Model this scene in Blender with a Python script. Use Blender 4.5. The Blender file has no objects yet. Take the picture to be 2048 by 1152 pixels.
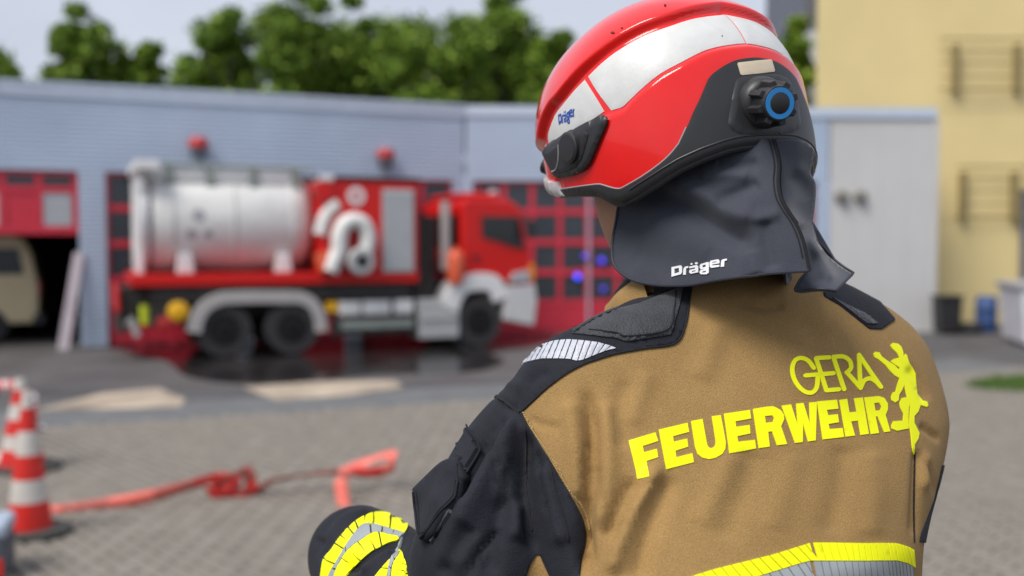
import bpy, bmesh, math, random
import numpy as np
from mathutils import Vector, Matrix
from mathutils.bvhtree import BVHTree
from mathutils.geometry import delaunay_2d_cdt

random.seed(7); RNG = np.random.default_rng(7)
scene = bpy.context.scene
COL = scene.collection

# ------------------------------------------------------------------ camera, world, sun, exposure
F = 2048 * 35 / 36          # focal length in pixels of the 2048-wide photograph
H = 1.8
TILT = math.atan(88 / F)
CT, ST = math.cos(TILT), math.sin(TILT)
cam_d = bpy.data.cameras.new('camera'); cam_d.lens = 35; cam_d.sensor_width = 36
cam_d.clip_start = 0.05; cam_d.clip_end = 3000
cam_d.dof.use_dof = True; cam_d.dof.focus_distance = 0.985; cam_d.dof.aperture_fstop = 2.9
cam_d.dof.aperture_blades = 0
cam = bpy.data.objects.new('camera', cam_d); COL.objects.link(cam)
cam.location = (0, 0, H); cam.rotation_euler = (math.pi / 2 - TILT, 0, 0)
scene.camera = cam

SUN_EL, SUN_AZ = 54, -135      # azimuth measured from +Y (away from the camera) towards +X
world = bpy.data.worlds.new('World'); scene.world = world; world.use_nodes = True
wn, wl = world.node_tree.nodes, world.node_tree.links
wn.clear()
w_out = wn.new('ShaderNodeOutputWorld'); w_bg = wn.new('ShaderNodeBackground')
w_sky = wn.new('ShaderNodeTexSky'); w_sky.sky_type = 'NISHITA'; w_sky.sun_disc = False
w_sky.sun_elevation = math.radians(SUN_EL); w_sky.sun_rotation = math.radians(SUN_AZ)
w_sky.air_density = 1.0; w_sky.dust_density = 3.0; w_sky.ozone_density = 1.0
w_tc = wn.new('ShaderNodeTexCoord'); w_map = wn.new('ShaderNodeMapping'); w_map.inputs['Scale'].default_value = (1, 1, 2.2)
w_noise = wn.new('ShaderNodeTexNoise'); w_noise.inputs['Scale'].default_value = 2.2; w_noise.inputs['Detail'].default_value = 5
w_ramp = wn.new('ShaderNodeValToRGB')
w_ramp.color_ramp.elements[0].position = 0.3; w_ramp.color_ramp.elements[0].color = (4.6, 5.0, 6.0, 1)
w_ramp.color_ramp.elements[1].position = 0.72; w_ramp.color_ramp.elements[1].color = (6.0, 6.3, 7.1, 1)
w_mix = wn.new('ShaderNodeMixRGB'); w_mix.inputs['Fac'].default_value = 0.86
wl.new(w_tc.outputs['Generated'], w_map.inputs['Vector']); wl.new(w_map.outputs['Vector'], w_noise.inputs['Vector'])
wl.new(w_noise.outputs['Fac'], w_ramp.inputs['Fac'])
wl.new(w_sky.outputs['Color'], w_mix.inputs['Color1']); wl.new(w_ramp.outputs['Color'], w_mix.inputs['Color2'])
wl.new(w_mix.outputs['Color'], w_bg.inputs['Color']); w_bg.inputs['Strength'].default_value = 0.1
wl.new(w_bg.outputs['Background'], w_out.inputs['Surface'])

sun_d = bpy.data.lights.new('sun', 'SUN'); sun_d.energy = 2.8; sun_d.angle = math.radians(30); sun_d.color = (1, 0.95, 0.88)
sun = bpy.data.objects.new('sun', sun_d); COL.objects.link(sun)
_az, _el = math.radians(SUN_AZ), math.radians(SUN_EL)
sun_dir = Vector((math.sin(_az) * math.cos(_el), math.cos(_az) * math.cos(_el), math.sin(_el)))
sun.rotation_euler = sun_dir.to_track_quat('Z', 'Y').to_euler()
scene.view_settings.view_transform = 'Standard'; scene.view_settings.look = 'None'
scene.view_settings.exposure = 0.34; scene.view_settings.gamma = 1.0
scene.render.engine = 'CYCLES'
scene.cycles.use_denoising = True
scene.cycles.max_bounces = 6

# ------------------------------------------------------------------ helpers
def ray(px, py):
    xc = (px - 1024) / F; u = (576 - py) / F
    return np.array([xc, CT + u * ST, -ST + u * CT])
def at(px, py, Y):
    """point of the place seen at a photograph pixel at distance Y ahead of the photographer"""
    r = ray(px, py); return np.array([0, 0, H]) + r * (Y / r[1])
def on_ground(px, py, z=0.0):
    r = ray(px, py); return np.array([0, 0, H]) + r * ((z - H) / r[2])
def proj(P):
    P = np.asarray(P, float); x = P[..., 0]; y = P[..., 1]; z = P[..., 2] - H
    d = y * CT - z * ST; u = y * ST + z * CT
    return np.stack([1024 + F * x / d, 576 - F * u / d], -1)

def tag(o, label=None, cat=None, group=None, kind=None):
    if label: o['label'] = label
    if cat: o['category'] = cat
    if group: o['group'] = group
    if kind: o['kind'] = kind
    return o
def empty(name, loc=(0, 0, 0), rz=0.0, label=None, cat=None, group=None):
    e = bpy.data.objects.new(name, None); COL.objects.link(e); e.empty_display_size = 0.1
    e.location = loc; e.rotation_euler = (0, 0, rz)
    return tag(e, label, cat, group)
def mesh_obj(name, verts, faces, mat, parent=None, smooth=False, world_coords=True):
    me = bpy.data.meshes.new(name)
    me.from_pydata([tuple(map(float, v)) for v in verts], [], [tuple(map(int, f)) for f in faces])
    me.update()
    if smooth:
        me.polygons.foreach_set('use_smooth', [True] * len(me.polygons))
    mats = mat if isinstance(mat, (list, tuple)) else [mat]
    for m in mats: me.materials.append(m)
    o = bpy.data.objects.new(name, me); COL.objects.link(o)
    if parent is not None:
        o.parent = parent
        if world_coords:
            top = parent; mw = parent.matrix_basis.copy()
            while top.parent is not None:
                mw = top.parent.matrix_basis @ top.matrix_parent_inverse @ mw; top = top.parent
            o.matrix_parent_inverse = mw.inverted()
    return o

class MB:
    """collects shapes that form ONE piece"""
    def __init__(s): s.v = []; s.f = []; s.mi = []
    def add(s, v, f, mi=0):
        n = len(s.v); s.v += [tuple(map(float, p)) for p in v]; s.f += [tuple(int(i) + n for i in q) for q in f]; s.mi += [mi] * len(f)
        return s
    def box(s, x0, x1, y0, y1, z0, z1, mi=0):
        v = [(x, y, z) for z in (z0, z1) for y in (y0, y1) for x in (x0, x1)]
        return s.add(v, [(0, 2, 3, 1), (4, 5, 7, 6), (0, 1, 5, 4), (2, 6, 7, 3), (0, 4, 6, 2), (1, 3, 7, 5)], mi)
    def prism(s, poly, axis, a0, a1, mi=0):
        """poly: 2-D outline; axis 1 -> extruded along y with (x,z) outline; 2 -> along z; 0 -> along x with (y,z)"""
        def P(q, a): return (q[0], a, q[1]) if axis == 1 else ((q[0], q[1], a) if axis == 2 else (a, q[0], q[1]))
        n = len(poly); v = [P(q, a0) for q in poly] + [P(q, a1) for q in poly]
        f = [tuple(range(n))[::-1], tuple(range(n, 2 * n))] + [(i, (i + 1) % n, (i + 1) % n + n, i + n) for i in range(n)]
        return s.add(v, f, mi)
    def tube(s, pts, r, n=10, cap=True, mi=0):
        pts = [Vector(p) for p in pts]; rs = r if isinstance(r, (list, tuple, np.ndarray)) else [r] * len(pts)
        v = []; f = []; up = Vector((0, 0, 1)); last = None
        for i, p in enumerate(pts):
            t = (pts[min(i + 1, len(pts) - 1)] - pts[max(i - 1, 0)]).normalized()
            if last is None:
                a = t.cross(up)
                if a.length < 1e-3: a = t.cross(Vector((1, 0, 0)))
            else:
                a = last - t * last.dot(t)
            a.normalize(); last = a; b = t.cross(a)
            for k in range(n):
                q = 2 * math.pi * k / n
                v.append(p + (a * math.cos(q) + b * math.sin(q)) * rs[i])
        for i in range(len(pts) - 1):
            for k in range(n):
                f.append((i * n + k, i * n + (k + 1) % n, (i + 1) * n + (k + 1) % n, (i + 1) * n + k))
        if cap:
            f.append(tuple(range(n))[::-1]); f.append(tuple(range((len(pts) - 1) * n, len(pts) * n)))
        return s.add(v, f, mi)
    def lathe(s, prof, o, ax, n=24, cap=True, mi=0):
        """prof: (radius, height along the axis)"""
        o = Vector(o); ax = Vector(ax).normalized()
        a = ax.cross(Vector((0, 0, 1)))
        if a.length < 1e-3: a = Vector((1, 0, 0))
        a.normalize(); b = ax.cross(a); v = []; f = []
        for (r, h) in prof:
            for k in range(n):
                q = 2 * math.pi * k / n
                v.append(o + ax * h + (a * math.cos(q) + b * math.sin(q)) * r)
        m = len(prof)
        for i in range(m - 1):
            for k in range(n):
                f.append((i * n + k, i * n + (k + 1) % n, (i + 1) * n + (k + 1) % n, (i + 1) * n + k))
        if cap: f.append(tuple(range(n))[::-1]); f.append(tuple(range((m - 1) * n, m * n)))
        return s.add(v, f, mi)
    def xf(s, M):
        s.v = [tuple(M @ Vector(p)) for p in s.v]; return s
    def build(s, name, mat, parent=None, smooth=False, bevel=0, local=False, sharp=None):
        o = mesh_obj(name, s.v, s.f, mat, parent, smooth, not local)
        if any(s.mi): o.data.polygons.foreach_set('material_index', s.mi)
        if bevel:
            b = o.modifiers.new('bevel', 'BEVEL'); b.width = bevel; b.segments = 2; b.limit_method = 'ANGLE'; b.angle_limit = 0.6
        if smooth:
            try: o.data.set_sharp_from_angle(angle=sharp or 0.7)
            except Exception: pass
        return o

def spline(pts, step=4.0, closed=False):
    """Catmull-Rom through 2-D/3-D points, resampled at about `step`"""
    P = np.asarray(pts, float); n = len(P); out = []
    segs = n if closed else n - 1
    for i in range(segs):
        if closed: p0, p1, p2, p3 = P[(i - 1) % n], P[i], P[(i + 1) % n], P[(i + 2) % n]
        else: p0, p1, p2, p3 = P[max(i - 1, 0)], P[i], P[i + 1], P[min(i + 2, n - 1)]
        k = max(1, int(round(np.linalg.norm(p2 - p1) / step)))
        for j in range(k):
            t = j / k
            out.append(0.5 * ((2 * p1) + (-p0 + p2) * t + (2 * p0 - 5 * p1 + 4 * p2 - p3) * t * t + (-p0 + 3 * p1 - 3 * p2 + p3) * t ** 3))
    if not closed: out.append(P[-1])
    return np.array(out)
def dense(poly, step, closed=True):
    P = np.asarray(poly, float); out = []; n = len(P)
    for i in range(n if closed else n - 1):
        a, b = P[i], P[(i + 1) % n]; k = max(1, int(np.ceil(np.linalg.norm(b - a) / step)))
        for j in range(k): out.append(a + (b - a) * j / k)
    if not closed: out.append(P[-1])
    return np.array(out)
def inside(poly, Q):
    P = np.asarray(poly, float); Q = np.asarray(Q, float); x, y = Q[:, 0], Q[:, 1]; c = np.zeros(len(Q), bool)
    j = len(P) - 1
    for i in range(len(P)):
        yi, yj, xi, xj = P[i, 1], P[j, 1], P[i, 0], P[j, 0]
        if yi != yj:
            c ^= ((yi > y) != (yj > y)) & (x < (xj - xi) * (y - yi) / (yj - yi) + xi)
        j = i
    return c
def seg_dist(poly, Q, closed=True):
    P = np.asarray(poly, float); Q = np.asarray(Q, float); d = np.full(len(Q), 1e9); n = len(P); tt = np.zeros(len(Q))
    for i in range(n if closed else n - 1):
        a, b = P[i], P[(i + 1) % n]; ab = b - a; L = max(ab @ ab, 1e-12)
        t = np.clip(((Q - a) @ ab) / L, 0, 1); e = np.linalg.norm(Q - (a + t[:, None] * ab), axis=1)
        m = e < d; d[m] = e[m]; tt[m] = (i + t[m]) / max(1, (n if closed else n - 1))
    return d, tt
def signed(poly, Q):
    d, _ = seg_dist(poly, Q); return np.where(inside(poly, Q), d, -d)
def fill2d(outline, spacing, holes=()):
    """triangulates a 2-D outline with inner points; returns points, triangles, boundary loops"""
    loops = [dense(outline, spacing)] + [dense(h, spacing) for h in holes]
    pts = []; edges = []; lidx = []
    for L in loops:
        n0 = len(pts); pts += [tuple(p) for p in L]; lidx.append(list(range(n0, len(pts))))
        edges += [(n0 + i, n0 + (i + 1) % len(L)) for i in range(len(L))]
    lo = loops[0].min(0); hi = loops[0].max(0)
    gx = np.arange(lo[0], hi[0], spacing); gy = np.arange(lo[1], hi[1], spacing * 0.87)
    G = np.array([(x + (spacing / 2 if j % 2 else 0), y) for j, y in enumerate(gy) for x in gx]).reshape(-1, 2)
    if len(G):
        ok = inside(loops[0], G)
        for h in loops[1:]: ok &= ~inside(h, G)
        G = G[ok]
    if len(G):
        dm = np.full(len(G), 1e9)
        for L in loops: dm = np.minimum(dm, seg_dist(L, G)[0])
        G = G[dm > spacing * 0.45]; pts += [tuple(p) for p in G]
    V, E, Fc, ov, oe, of = delaunay_2d_cdt([Vector(p) for p in pts], edges, [], 0, 1e-6)
    V = np.array([tuple(v) for v in V]); T = np.array([f for f in Fc if len(f) == 3])
    c = V[T].mean(1); ok = inside(loops[0], c)
    for h in loops[1:]: ok &= ~inside(h, c)
    T = T[ok]
    # boundary edges
    cnt = {}
    for a, b, d in T:
        for e in ((a, b), (b, d), (d, a)):
            k = (min(e), max(e)); cnt.setdefault(k, []).append(e)
    be = [e[0] for e in cnt.values() if len(e) == 1]
    return V, T, be

class Surf:
    """a mesh surface that other pieces are laid on"""
    def __init__(s, verts, faces):
        s.bvh = BVHTree.FromPolygons([Vector(v) for v in verts], [tuple(map(int, f)) for f in faces])
        s.V = np.asarray(verts)
    def hit(s, px, py):
        r = Vector(ray(px, py)); o = Vector((0, 0, H)); l, n, i, d = s.bvh.ray_cast(o, r.normalized())
        if l is None:
            q = proj(s.V); k = np.argmin(((q - np.array([px, py])) ** 2).sum(1)); l = Vector(s.V[k]); l, n, i, d = s.bvh.find_nearest(l)
        if n.dot(r) > 0: n = -n
        return l, n

def patch(name, outline, surf, mat, parent, off=0.002, spacing=6, holes=(), edge=0.0012, smooth=True, disp=None, sink=0.002):
    V, T, be = fill2d(outline, spacing, holes)
    hits = [surf.hit(*p) for p in V]
    P = np.array([tuple(h[0]) for h in hits]); N = np.array([tuple(h[1]) for h in hits])
    bset = np.zeros(len(V), bool)
    for a, b in be: bset[a] = bset[b] = True
    o = np.where(bset, max(off - edge, off * 0.4), off)
    if disp is not None: o = o + disp(V)
    top = P + N * o[:, None]
    bi = np.where(bset)[0]; mp = {int(k): len(V) + i for i, k in enumerate(bi)}
    bot = P[bi] - N[bi] * sink
    faces = [tuple(t[::-1]) for t in T]
    # make triangles face the camera
    a, b, c = top[T[0][0]], top[T[0][1]], top[T[0][2]]
    if np.dot(np.cross(b - a, c - a), N[T[0][0]]) > 0: faces = [tuple(t) for t in T]; flip = False
    else: flip = True
    for a, b in be:
        q = (b, a, mp[int(a)], mp[int(b)]); faces.append(q if not flip else q[::-1])
    ob = mesh_obj(name, np.vstack([top, bot]), faces, mat, parent, smooth); ob.data.set_sharp_from_angle(angle=.6); return ob
def stroke_outline(path, w):
    """2-D band of width w round a path with rounded ends"""
    P = np.asarray(path, float); t = np.gradient(P, axis=0); t /= np.linalg.norm(t, axis=1)[:, None] + 1e-9
    n = np.stack([-t[:, 1], t[:, 0]], 1) * w / 2
    cap1 = [P[-1] + (t[-1] * math.sin(a) * w / 2 + n[-1] * math.cos(a)) for a in (0.8, 1.57, 2.34)]
    cap0 = [P[0] + (-t[0] * math.sin(a) * w / 2 - n[0] * math.cos(a)) for a in (0.8, 1.57, 2.34)]
    return np.vstack([P + n, cap1, (P - n)[::-1], cap0])
def surf_tube(name, path, surf, r, mat, parent, step=4, lift=0.0, n=6):
    pts = spline(path, step); L = []
    for p in pts:
        l, nn = surf.hit(*p); L.append(np.array(l) + np.array(nn) * lift)
    return MB().tube(L, r, n).build(name, mat, parent, smooth=True)

# ------------------------------------------------------------------ materials
def mat(name, col, rough=0.5, metal=0.0, var=0.12, vscale=6.0, bump=0.0, bscale=120.0, coat=0.0, spec=0.5, sheen=0.0,
        rvar=0.0, trans=0.0, weave=0.0, wscale=900.0, col2=None, alpha=1.0, detail=5.0):
    m = bpy.data.materials.new(name); m.use_nodes = True
    nt = m.node_tree; n, l = nt.nodes, nt.links; b = n['Principled BSDF']
    b.inputs['Roughness'].default_value = rough; b.inputs['Metallic'].default_value = metal
    b.inputs['Coat Weight'].default_value = coat; b.inputs['Coat Roughness'].default_value = 0.04
    b.inputs['Specular IOR Level'].default_value = spec; b.inputs['Sheen Weight'].default_value = sheen
    b.inputs['Transmission Weight'].default_value = trans; b.inputs['Alpha'].default_value = alpha
    tc = n.new('ShaderNodeTexCoord')
    nz = n.new('ShaderNodeTexNoise'); nz.inputs['Scale'].default_value = vscale; nz.inputs['Detail'].default_value = detail; nz.inputs['Roughness'].default_value = 0.6
    l.new(tc.outputs['Object'], nz.inputs['Vector'])
    rp = n.new('ShaderNodeValToRGB'); rp.color_ramp.elements[0].position = 0.32; rp.color_ramp.elements[1].position = 0.7
    c2 = col2 or tuple(min(1, c * (1 + var)) for c in col)
    rp.color_ramp.elements[0].color = (*[c * (1 - var) for c in col], 1); rp.color_ramp.elements[1].color = (*c2, 1)
    l.new(nz.outputs['Fac'], rp.inputs['Fac'])
    colour = rp.outputs['Color']
    height = None
    if bump:
        nb = n.new('ShaderNodeTexNoise'); nb.inputs['Scale'].default_value = bscale; nb.inputs['Detail'].default_value = 4
        l.new(tc.outputs['Object'], nb.inputs['Vector']); height = nb.outputs['Fac']
        bp = n.new('ShaderNodeBump'); bp.inputs['Strength'].default_value = bump; bp.inputs['Distance'].default_value = 0.004
        l.new(height, bp.inputs['Height']); l.new(bp.outputs['Normal'], b.inputs['Normal'])
    if weave:
        # fine twill: two crossing waves make the threads
        w1 = n.new('ShaderNodeTexNoise'); w1.inputs['Scale'].default_value = wscale; w1.inputs['Detail'].default_value = 1
        l.new(tc.outputs['Object'], w1.inputs['Vector'])
        bp2 = n.new('ShaderNodeBump'); bp2.inputs['Strength'].default_value = weave; bp2.inputs['Distance'].default_value = 0.0012
        l.new(w1.outputs['Fac'], bp2.inputs['Height'])
        if bump: l.new(bp.outputs['Normal'], bp2.inputs['Normal'])
        l.new(bp2.outputs['Normal'], b.inputs['Normal'])
        mc = n.new('ShaderNodeMixRGB'); mc.blend_type = 'MULTIPLY'; mc.inputs['Fac'].default_value = min(1, weave * 0.9)
        r2 = n.new('ShaderNodeValToRGB'); r2.color_ramp.elements[0].color = (0.55, 0.55, 0.55, 1); r2.color_ramp.elements[1].color = (1.25, 1.25, 1.25, 1)
        r2.color_ramp.elements[0].position = 0.3; r2.color_ramp.elements[1].position = 0.75
        l.new(w1.outputs['Fac'], r2.inputs['Fac']); l.new(colour, mc.inputs['Color1']); l.new(r2.outputs['Color'], mc.inputs['Color2'])
        colour = mc.outputs['Color']
    l.new(colour, b.inputs['Base Color'])
    if rvar:
        nr = n.new('ShaderNodeMapRange'); nr.inputs['From Min'].default_value = 0.3; nr.inputs['From Max'].default_value = 0.7
        nr.inputs['To Min'].default_value = max(0.02, rough - rvar); nr.inputs['To Max'].default_value = min(1, rough + rvar)
        l.new(nz.outputs['Fac'], nr.inputs['Value']); l.new(nr.outputs['Result'], b.inputs['Roughness'])
    return m
def emis(name, col, s):
    m = bpy.data.materials.new(name); m.use_nodes = True; b = m.node_tree.nodes['Principled BSDF']
    b.inputs['Base Color'].default_value = (*col, 1); b.inputs['Emission Color'].default_value = (*col, 1); b.inputs['Emission Strength'].default_value = s
    return m

# ------------------------------------------------------------------ ground
m_asphalt = mat('asphalt', (0.075, 0.074, 0.076), 0.75, var=0.35, vscale=1.3, bump=0.35, bscale=90)
m_wet = mat('wet_asphalt', (0.022, 0.020, 0.020), 0.17, var=0.35, vscale=0.9, bump=0.04, bscale=60, rvar=0.13)
m_yard = mat('yard_asphalt', (0.092, 0.088, 0.088), 0.6, var=0.25, vscale=0.8, bump=0.2, bscale=70, rvar=0.15)
m_gutter = mat('gutter_concrete', (0.125, 0.13, 0.135), 0.8, var=0.15, vscale=2, bump=0.3, bscale=60)
m_marking = mat('worn_marking_paint', (0.37, 0.305, 0.235), 0.85, var=0.4, vscale=1.6, bump=0.2, bscale=60)
m_paver = [mat('paver_stone_%s' % w, c, 0.85, var=0.16, vscale=14, bump=0.4, bscale=150) for w, c in
           (('grey', (0.210, 0.190, 0.163)), ('brown', (0.198, 0.178, 0.152)), ('pale', (0.224, 0.204, 0.176)))]
m_joint = mat('joint_sand', (0.05, 0.045, 0.038), 0.95, var=0.2, vscale=9)
m_grass = mat('grass', (0.07, 0.14, 0.018), 0.8, var=0.4, vscale=9)

def sheet(name, poly, z, m, label=None, kind='structure', parent=None):
    o = mesh_obj(name, [(p[0], p[1], z) for p in poly], [tuple(range(len(poly)))], m, parent)
    if kind and parent is None: tag(o, kind=kind)
    return o
# one ground sheet to the horizon
sheet('ground', [(-1500, -1500), (1500, -1500), (1500, 1500), (-1500, 1500)], -0.004, m_asphalt)
# edge of the block paving, from the photograph
eL = on_ground(-500, 892); eR = on_ground(2600, 705)
edge_dir = (eR - eL)[:2]; edge_dir /= np.linalg.norm(edge_dir); edge_n = np.array([-edge_dir[1], edge_dir[0]])
def edge_pt(s, d): return (eL[:2] + edge_dir * s + edge_n * d)
Ledge = float(np.linalg.norm((eR - eL)[:2]))
gut = sheet('gutter', [edge_pt(0, 0.0), edge_pt(Ledge * 0.72, 0.0), edge_pt(Ledge * 0.72, 1.25), edge_pt(0, 1.25)], 0.004, m_gutter)
# wet asphalt in front of the station
a0 = on_ground(-400, 800); a1 = on_ground(1350, 752); a2 = on_ground(1500, 664); a3 = on_ground(-400, 720)
sheet('wet_yard', [a0[:2], a1[:2], a2[:2], (a2[0], a2[1] + 1.0), (a3[0] - 2, a3[1] + 4)], 0.001, m_yard)
wet = spline([on_ground(*p_)[:2] for p_ in ((200, 684), (262, 705), (335, 724), (372, 752), (470, 768), (600, 766), (730, 752), (850, 748), (960, 742), (1010, 722), (985, 706), (1080, 690), (1100, 668), (930, 668), (500, 676))], .25, True)
sheet('wet_patch', wet, 0.005, m_wet)
# worn cream marking blocks
for (q, nm) in (([(68, 822), (205, 788), (318, 778), (372, 800), (360, 815), (200, 820)], 'a'), ([(484, 776), (625, 765), (790, 762), (806, 776), (700, 792), (555, 803)], 'b')):
    P = [on_ground(*p)[:2] for p in q]
    sheet('road_marking', P[::-1], 0.010, m_marking)
# block paving
ROWD = np.array([0.68, -0.733]); ROWD /= np.linalg.norm(ROWD); ROWN = np.array([0.733, 0.68])
PAV_L, PAV_W, JT, PAV_H = 0.2, 0.1, 0.014, 0.026
pav = tag(mesh_obj('pavement', [(*edge_pt(0, 0), 0.002), (-9, -3, 0.002), (9, -3, 0.002), (*edge_pt(Ledge * 0.72, 0), 0.002)], [(0, 1, 2, 3)], m_joint), kind='structure')
def paver_geo(jit):
    b = 0.006; l, w = (PAV_L - .004) / 2, (PAV_W - JT) / 2
    v = [(-l, -w, 0), (l, -w, 0), (l, w, 0), (-l, w, 0), (-l + b, -w + b, PAV_H), (l - b, -w + b, PAV_H), (l - b, w - b, PAV_H), (-l + b, w - b, PAV_H)]
    return v, [(4, 5, 6, 7), (0, 1, 5, 4), (1, 2, 6, 5), (2, 3, 7, 6), (3, 0, 4, 7)]
pv, pf = paver_geo(0)
pav_ang = math.atan2(ROWD[1], ROWD[0]); ca, sa = math.cos(pav_ang), math.sin(pav_ang)
cells = []
for i in range(-110, 110):
    for j in range(-60, 60):
        c = ROWN * (i * PAV_W) + ROWD * (j * PAV_L + (PAV_L / 2 if i % 2 else 0)) + np.array([-0.5, 7.0])
        if (c - eL[:2]) @ edge_n > -0.06: continue
        q = proj((c[0], c[1], 0.0))
        if c[1] < 2.0 or abs(c[0] - 1) > 8.5: continue
        cells.append((c, q))
vis = [k for k, (c, q) in enumerate(cells) if -10 < q[0] < 700 and q[1] < 1160]
vis.sort(key=lambda k: -cells[k][1][1]); near = set(vis[:300])
pmesh = []
for mm in m_paver:
    me = bpy.data.meshes.new('paver'); me.from_pydata(pv, [], pf); me.materials.append(mm); me.update(); pmesh.append(me)
rest = MB()
for k, (c, q) in enumerate(cells):
    dz = random.uniform(-0.003, 0.003); ty = random.choice((0, 0, 0, 1, 1, 2))
    if k in near:
        o = bpy.data.objects.new('paver', pmesh[ty]); COL.objects.link(o); o.parent = pav
        o.location = (c[0], c[1], 0.003 + dz); o.rotation_euler = (random.uniform(-.01, .01), random.uniform(-.01, .01), pav_ang)
    else:
        rest.add([(c[0] + x * ca - y * sa, c[1] + x * sa + y * ca, 0.003 + dz + z) for x, y, z in pv], pf, ty)
ro = rest.build('paver_field', m_paver, pav); ro['kind'] = 'stuff'
# grass verge at the right: a patch of real blades
gP = np.array([on_ground(*p)[:2] for p in ((1925, 778), (1990, 762), (2300, 745), (2300, 790), (2000, 788))])
gm = MB(); glo, ghi = gP.min(0), gP.max(0); gc = 0
while gc < 5200:
    p = np.array([random.uniform(glo[0], ghi[0]), random.uniform(glo[1], ghi[1])])
    if not inside(gP, p[None])[0]: continue
    gc += 1; h = random.uniform(.05, .14); a = random.uniform(0, 6.28); w = .012; lx, ly = random.uniform(-.05, .05), random.uniform(-.05, .05)
    gm.add([(p[0] - math.cos(a) * w, p[1] - math.sin(a) * w, -0.003), (p[0] + math.cos(a) * w, p[1] + math.sin(a) * w, -0.003), (p[0] + lx, p[1] + ly, h)], [(0, 1, 2)])
tag(gm.build('grass_verge', m_grass), 'strip of short green grass beside the grey yard', 'grass', kind='stuff')

# ------------------------------------------------------------------ fire station
m_siding = mat('blue_grey_siding', (0.445, 0.530, 0.655), 0.45, var=0.06, vscale=0.8, spec=0.4)
m_trim = mat('roof_trim_metal', (0.51, 0.585, 0.70), 0.4, var=0.06)
m_door = mat('red_door_paint', (0.56, 0.025, 0.05), 0.45, var=0.08, vscale=1.5)
m_pane = mat('dark_door_glass', (0.035, 0.042, 0.052), 0.15, var=0.2, vscale=1)
m_greypane = mat('frosted_pane', (0.38, 0.41, 0.44), 0.4, var=0.08)
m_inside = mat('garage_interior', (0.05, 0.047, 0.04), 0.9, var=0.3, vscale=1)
m_lightpanel = mat('light_grey_cladding', (0.53, 0.525, 0.52), 0.6, var=0.05, vscale=0.6)
m_lightdoor = mat('grey_lamp_metal', (0.20, 0.19, 0.17), 0.5)
m_roof = mat('flat_roof_felt', (0.09, 0.09, 0.09), 0.9)

class Wall:
    """a straight facade: u runs along it, d is outwards (towards the photographer)"""
    def __init__(s, A, B):
        s.A = np.array(A[:2], float); s.D = np.array(B[:2], float) - s.A; s.L = np.linalg.norm(s.D); s.D /= s.L
        s.N = np.array([s.D[1], -s.D[0]])
    def u(s, px, py=488):
        r = ray(px, py)[:2]; M = np.array([[r[0], -s.D[0]], [r[1], -s.D[1]]]); k = np.linalg.solve(M, s.A); return k[1]
    def z(s, px, py):
        u = s.u(px, py); p = s.A + s.D * u; r = ray(px, py); return H + r[2] * p[1] / r[1]
    def P(s, u, d, z): q = s.A + s.D * u + s.N * d; return (q[0], q[1], z)
    def box(s, mb, u0, u1, d0, d1, z0, z1, mi=0):
        v = [s.P(u, d, z) for z in (z0, z1) for d in (d1, d0) for u in (u0, u1)]
        return mb.add(v, [(0, 2, 3, 1), (4, 5, 7, 6), (0, 1, 5, 4), (2, 6, 7, 3), (0, 4, 6, 2), (1, 3, 7, 5)], mi)
    def ribs(s, mb, u0, u1, d, z0, z1, pitch=0.078, depth=0.018):
        prof = []; n = int(round((z1 - z0) / pitch)); p = (z1 - z0) / n
        for i in range(n): prof += [(d, z0 + i * p), (d + depth, z0 + (i + .18) * p), (d + depth, z0 + (i + .62) * p), (d, z0 + (i + .80) * p)]
        prof.append((d, z1))
        v = [s.P(u, a, b) for u in (u0, u1) for a, b in prof]; k = len(prof)
        return mb.add(v, [(i, i + k, i + k + 1, i + 1) for i in range(k - 1)])

cA = on_ground(0, 700); cB = on_ground(930, 667)
WA = Wall(cA, cB)
ROOF, LINT = 4.55, 3.06
st = empty('fire_station', (cA[0], cA[1], 0), 0, 'long blue-grey ribbed garage building with red sectional doors behind the tanker', 'building')
uL, uC = -6.0, WA.L
mb = MB(); WA.ribs(mb, uL, uC - 0.02, 0.0, LINT, ROOF - 0.22); mb.build('siding', m_siding, st)
mb = MB(); WA.box(mb, uL, uC, -0.3, 0.05, ROOF - 0.22, ROOF); WA.box(mb, uL, uC, -0.3, 0.075, ROOF - 0.04, ROOF + 0.02)
mb.build('roof_trim', m_trim, st)
mb = MB(); WA.box(mb, uL, uC + 3, -12, -0.3, ROOF - 0.15, ROOF - 0.05); mb.build('roof', m_roof, st)
mb = MB(); WA.box(mb, uL, uC, -0.25, -0.02, LINT - 0.02, ROOF - 0.25); mb.build('lintel', m_roof, st)
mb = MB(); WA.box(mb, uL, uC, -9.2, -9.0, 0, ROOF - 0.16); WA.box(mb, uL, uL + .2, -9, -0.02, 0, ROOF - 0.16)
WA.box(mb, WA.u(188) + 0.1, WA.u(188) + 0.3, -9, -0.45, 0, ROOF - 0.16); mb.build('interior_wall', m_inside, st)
def pillar(W, u0, u1, top=LINT):
    mb = MB(); W.ribs(mb, u0, u1, 0.0, 0.0, top); W.box(mb, u0, u1, -0.4, -0.001, 0.0, top)
    return mb.build('pillar', m_siding, st)
u1a, u1b = WA.u(160, 560), WA.u(214, 560)
pillar(WA, u1a, u1b)
u4a, u4b = WA.u(906, 400), uC - 0.005
pillar(WA, u4a, u4b)
uPa, uPb = WA.u(470), WA.u(505); pillar(WA, uPa, uPb)
uPc, uPd = WA.u(690), WA.u(722); pillar(WA, uPc, uPd)

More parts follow.
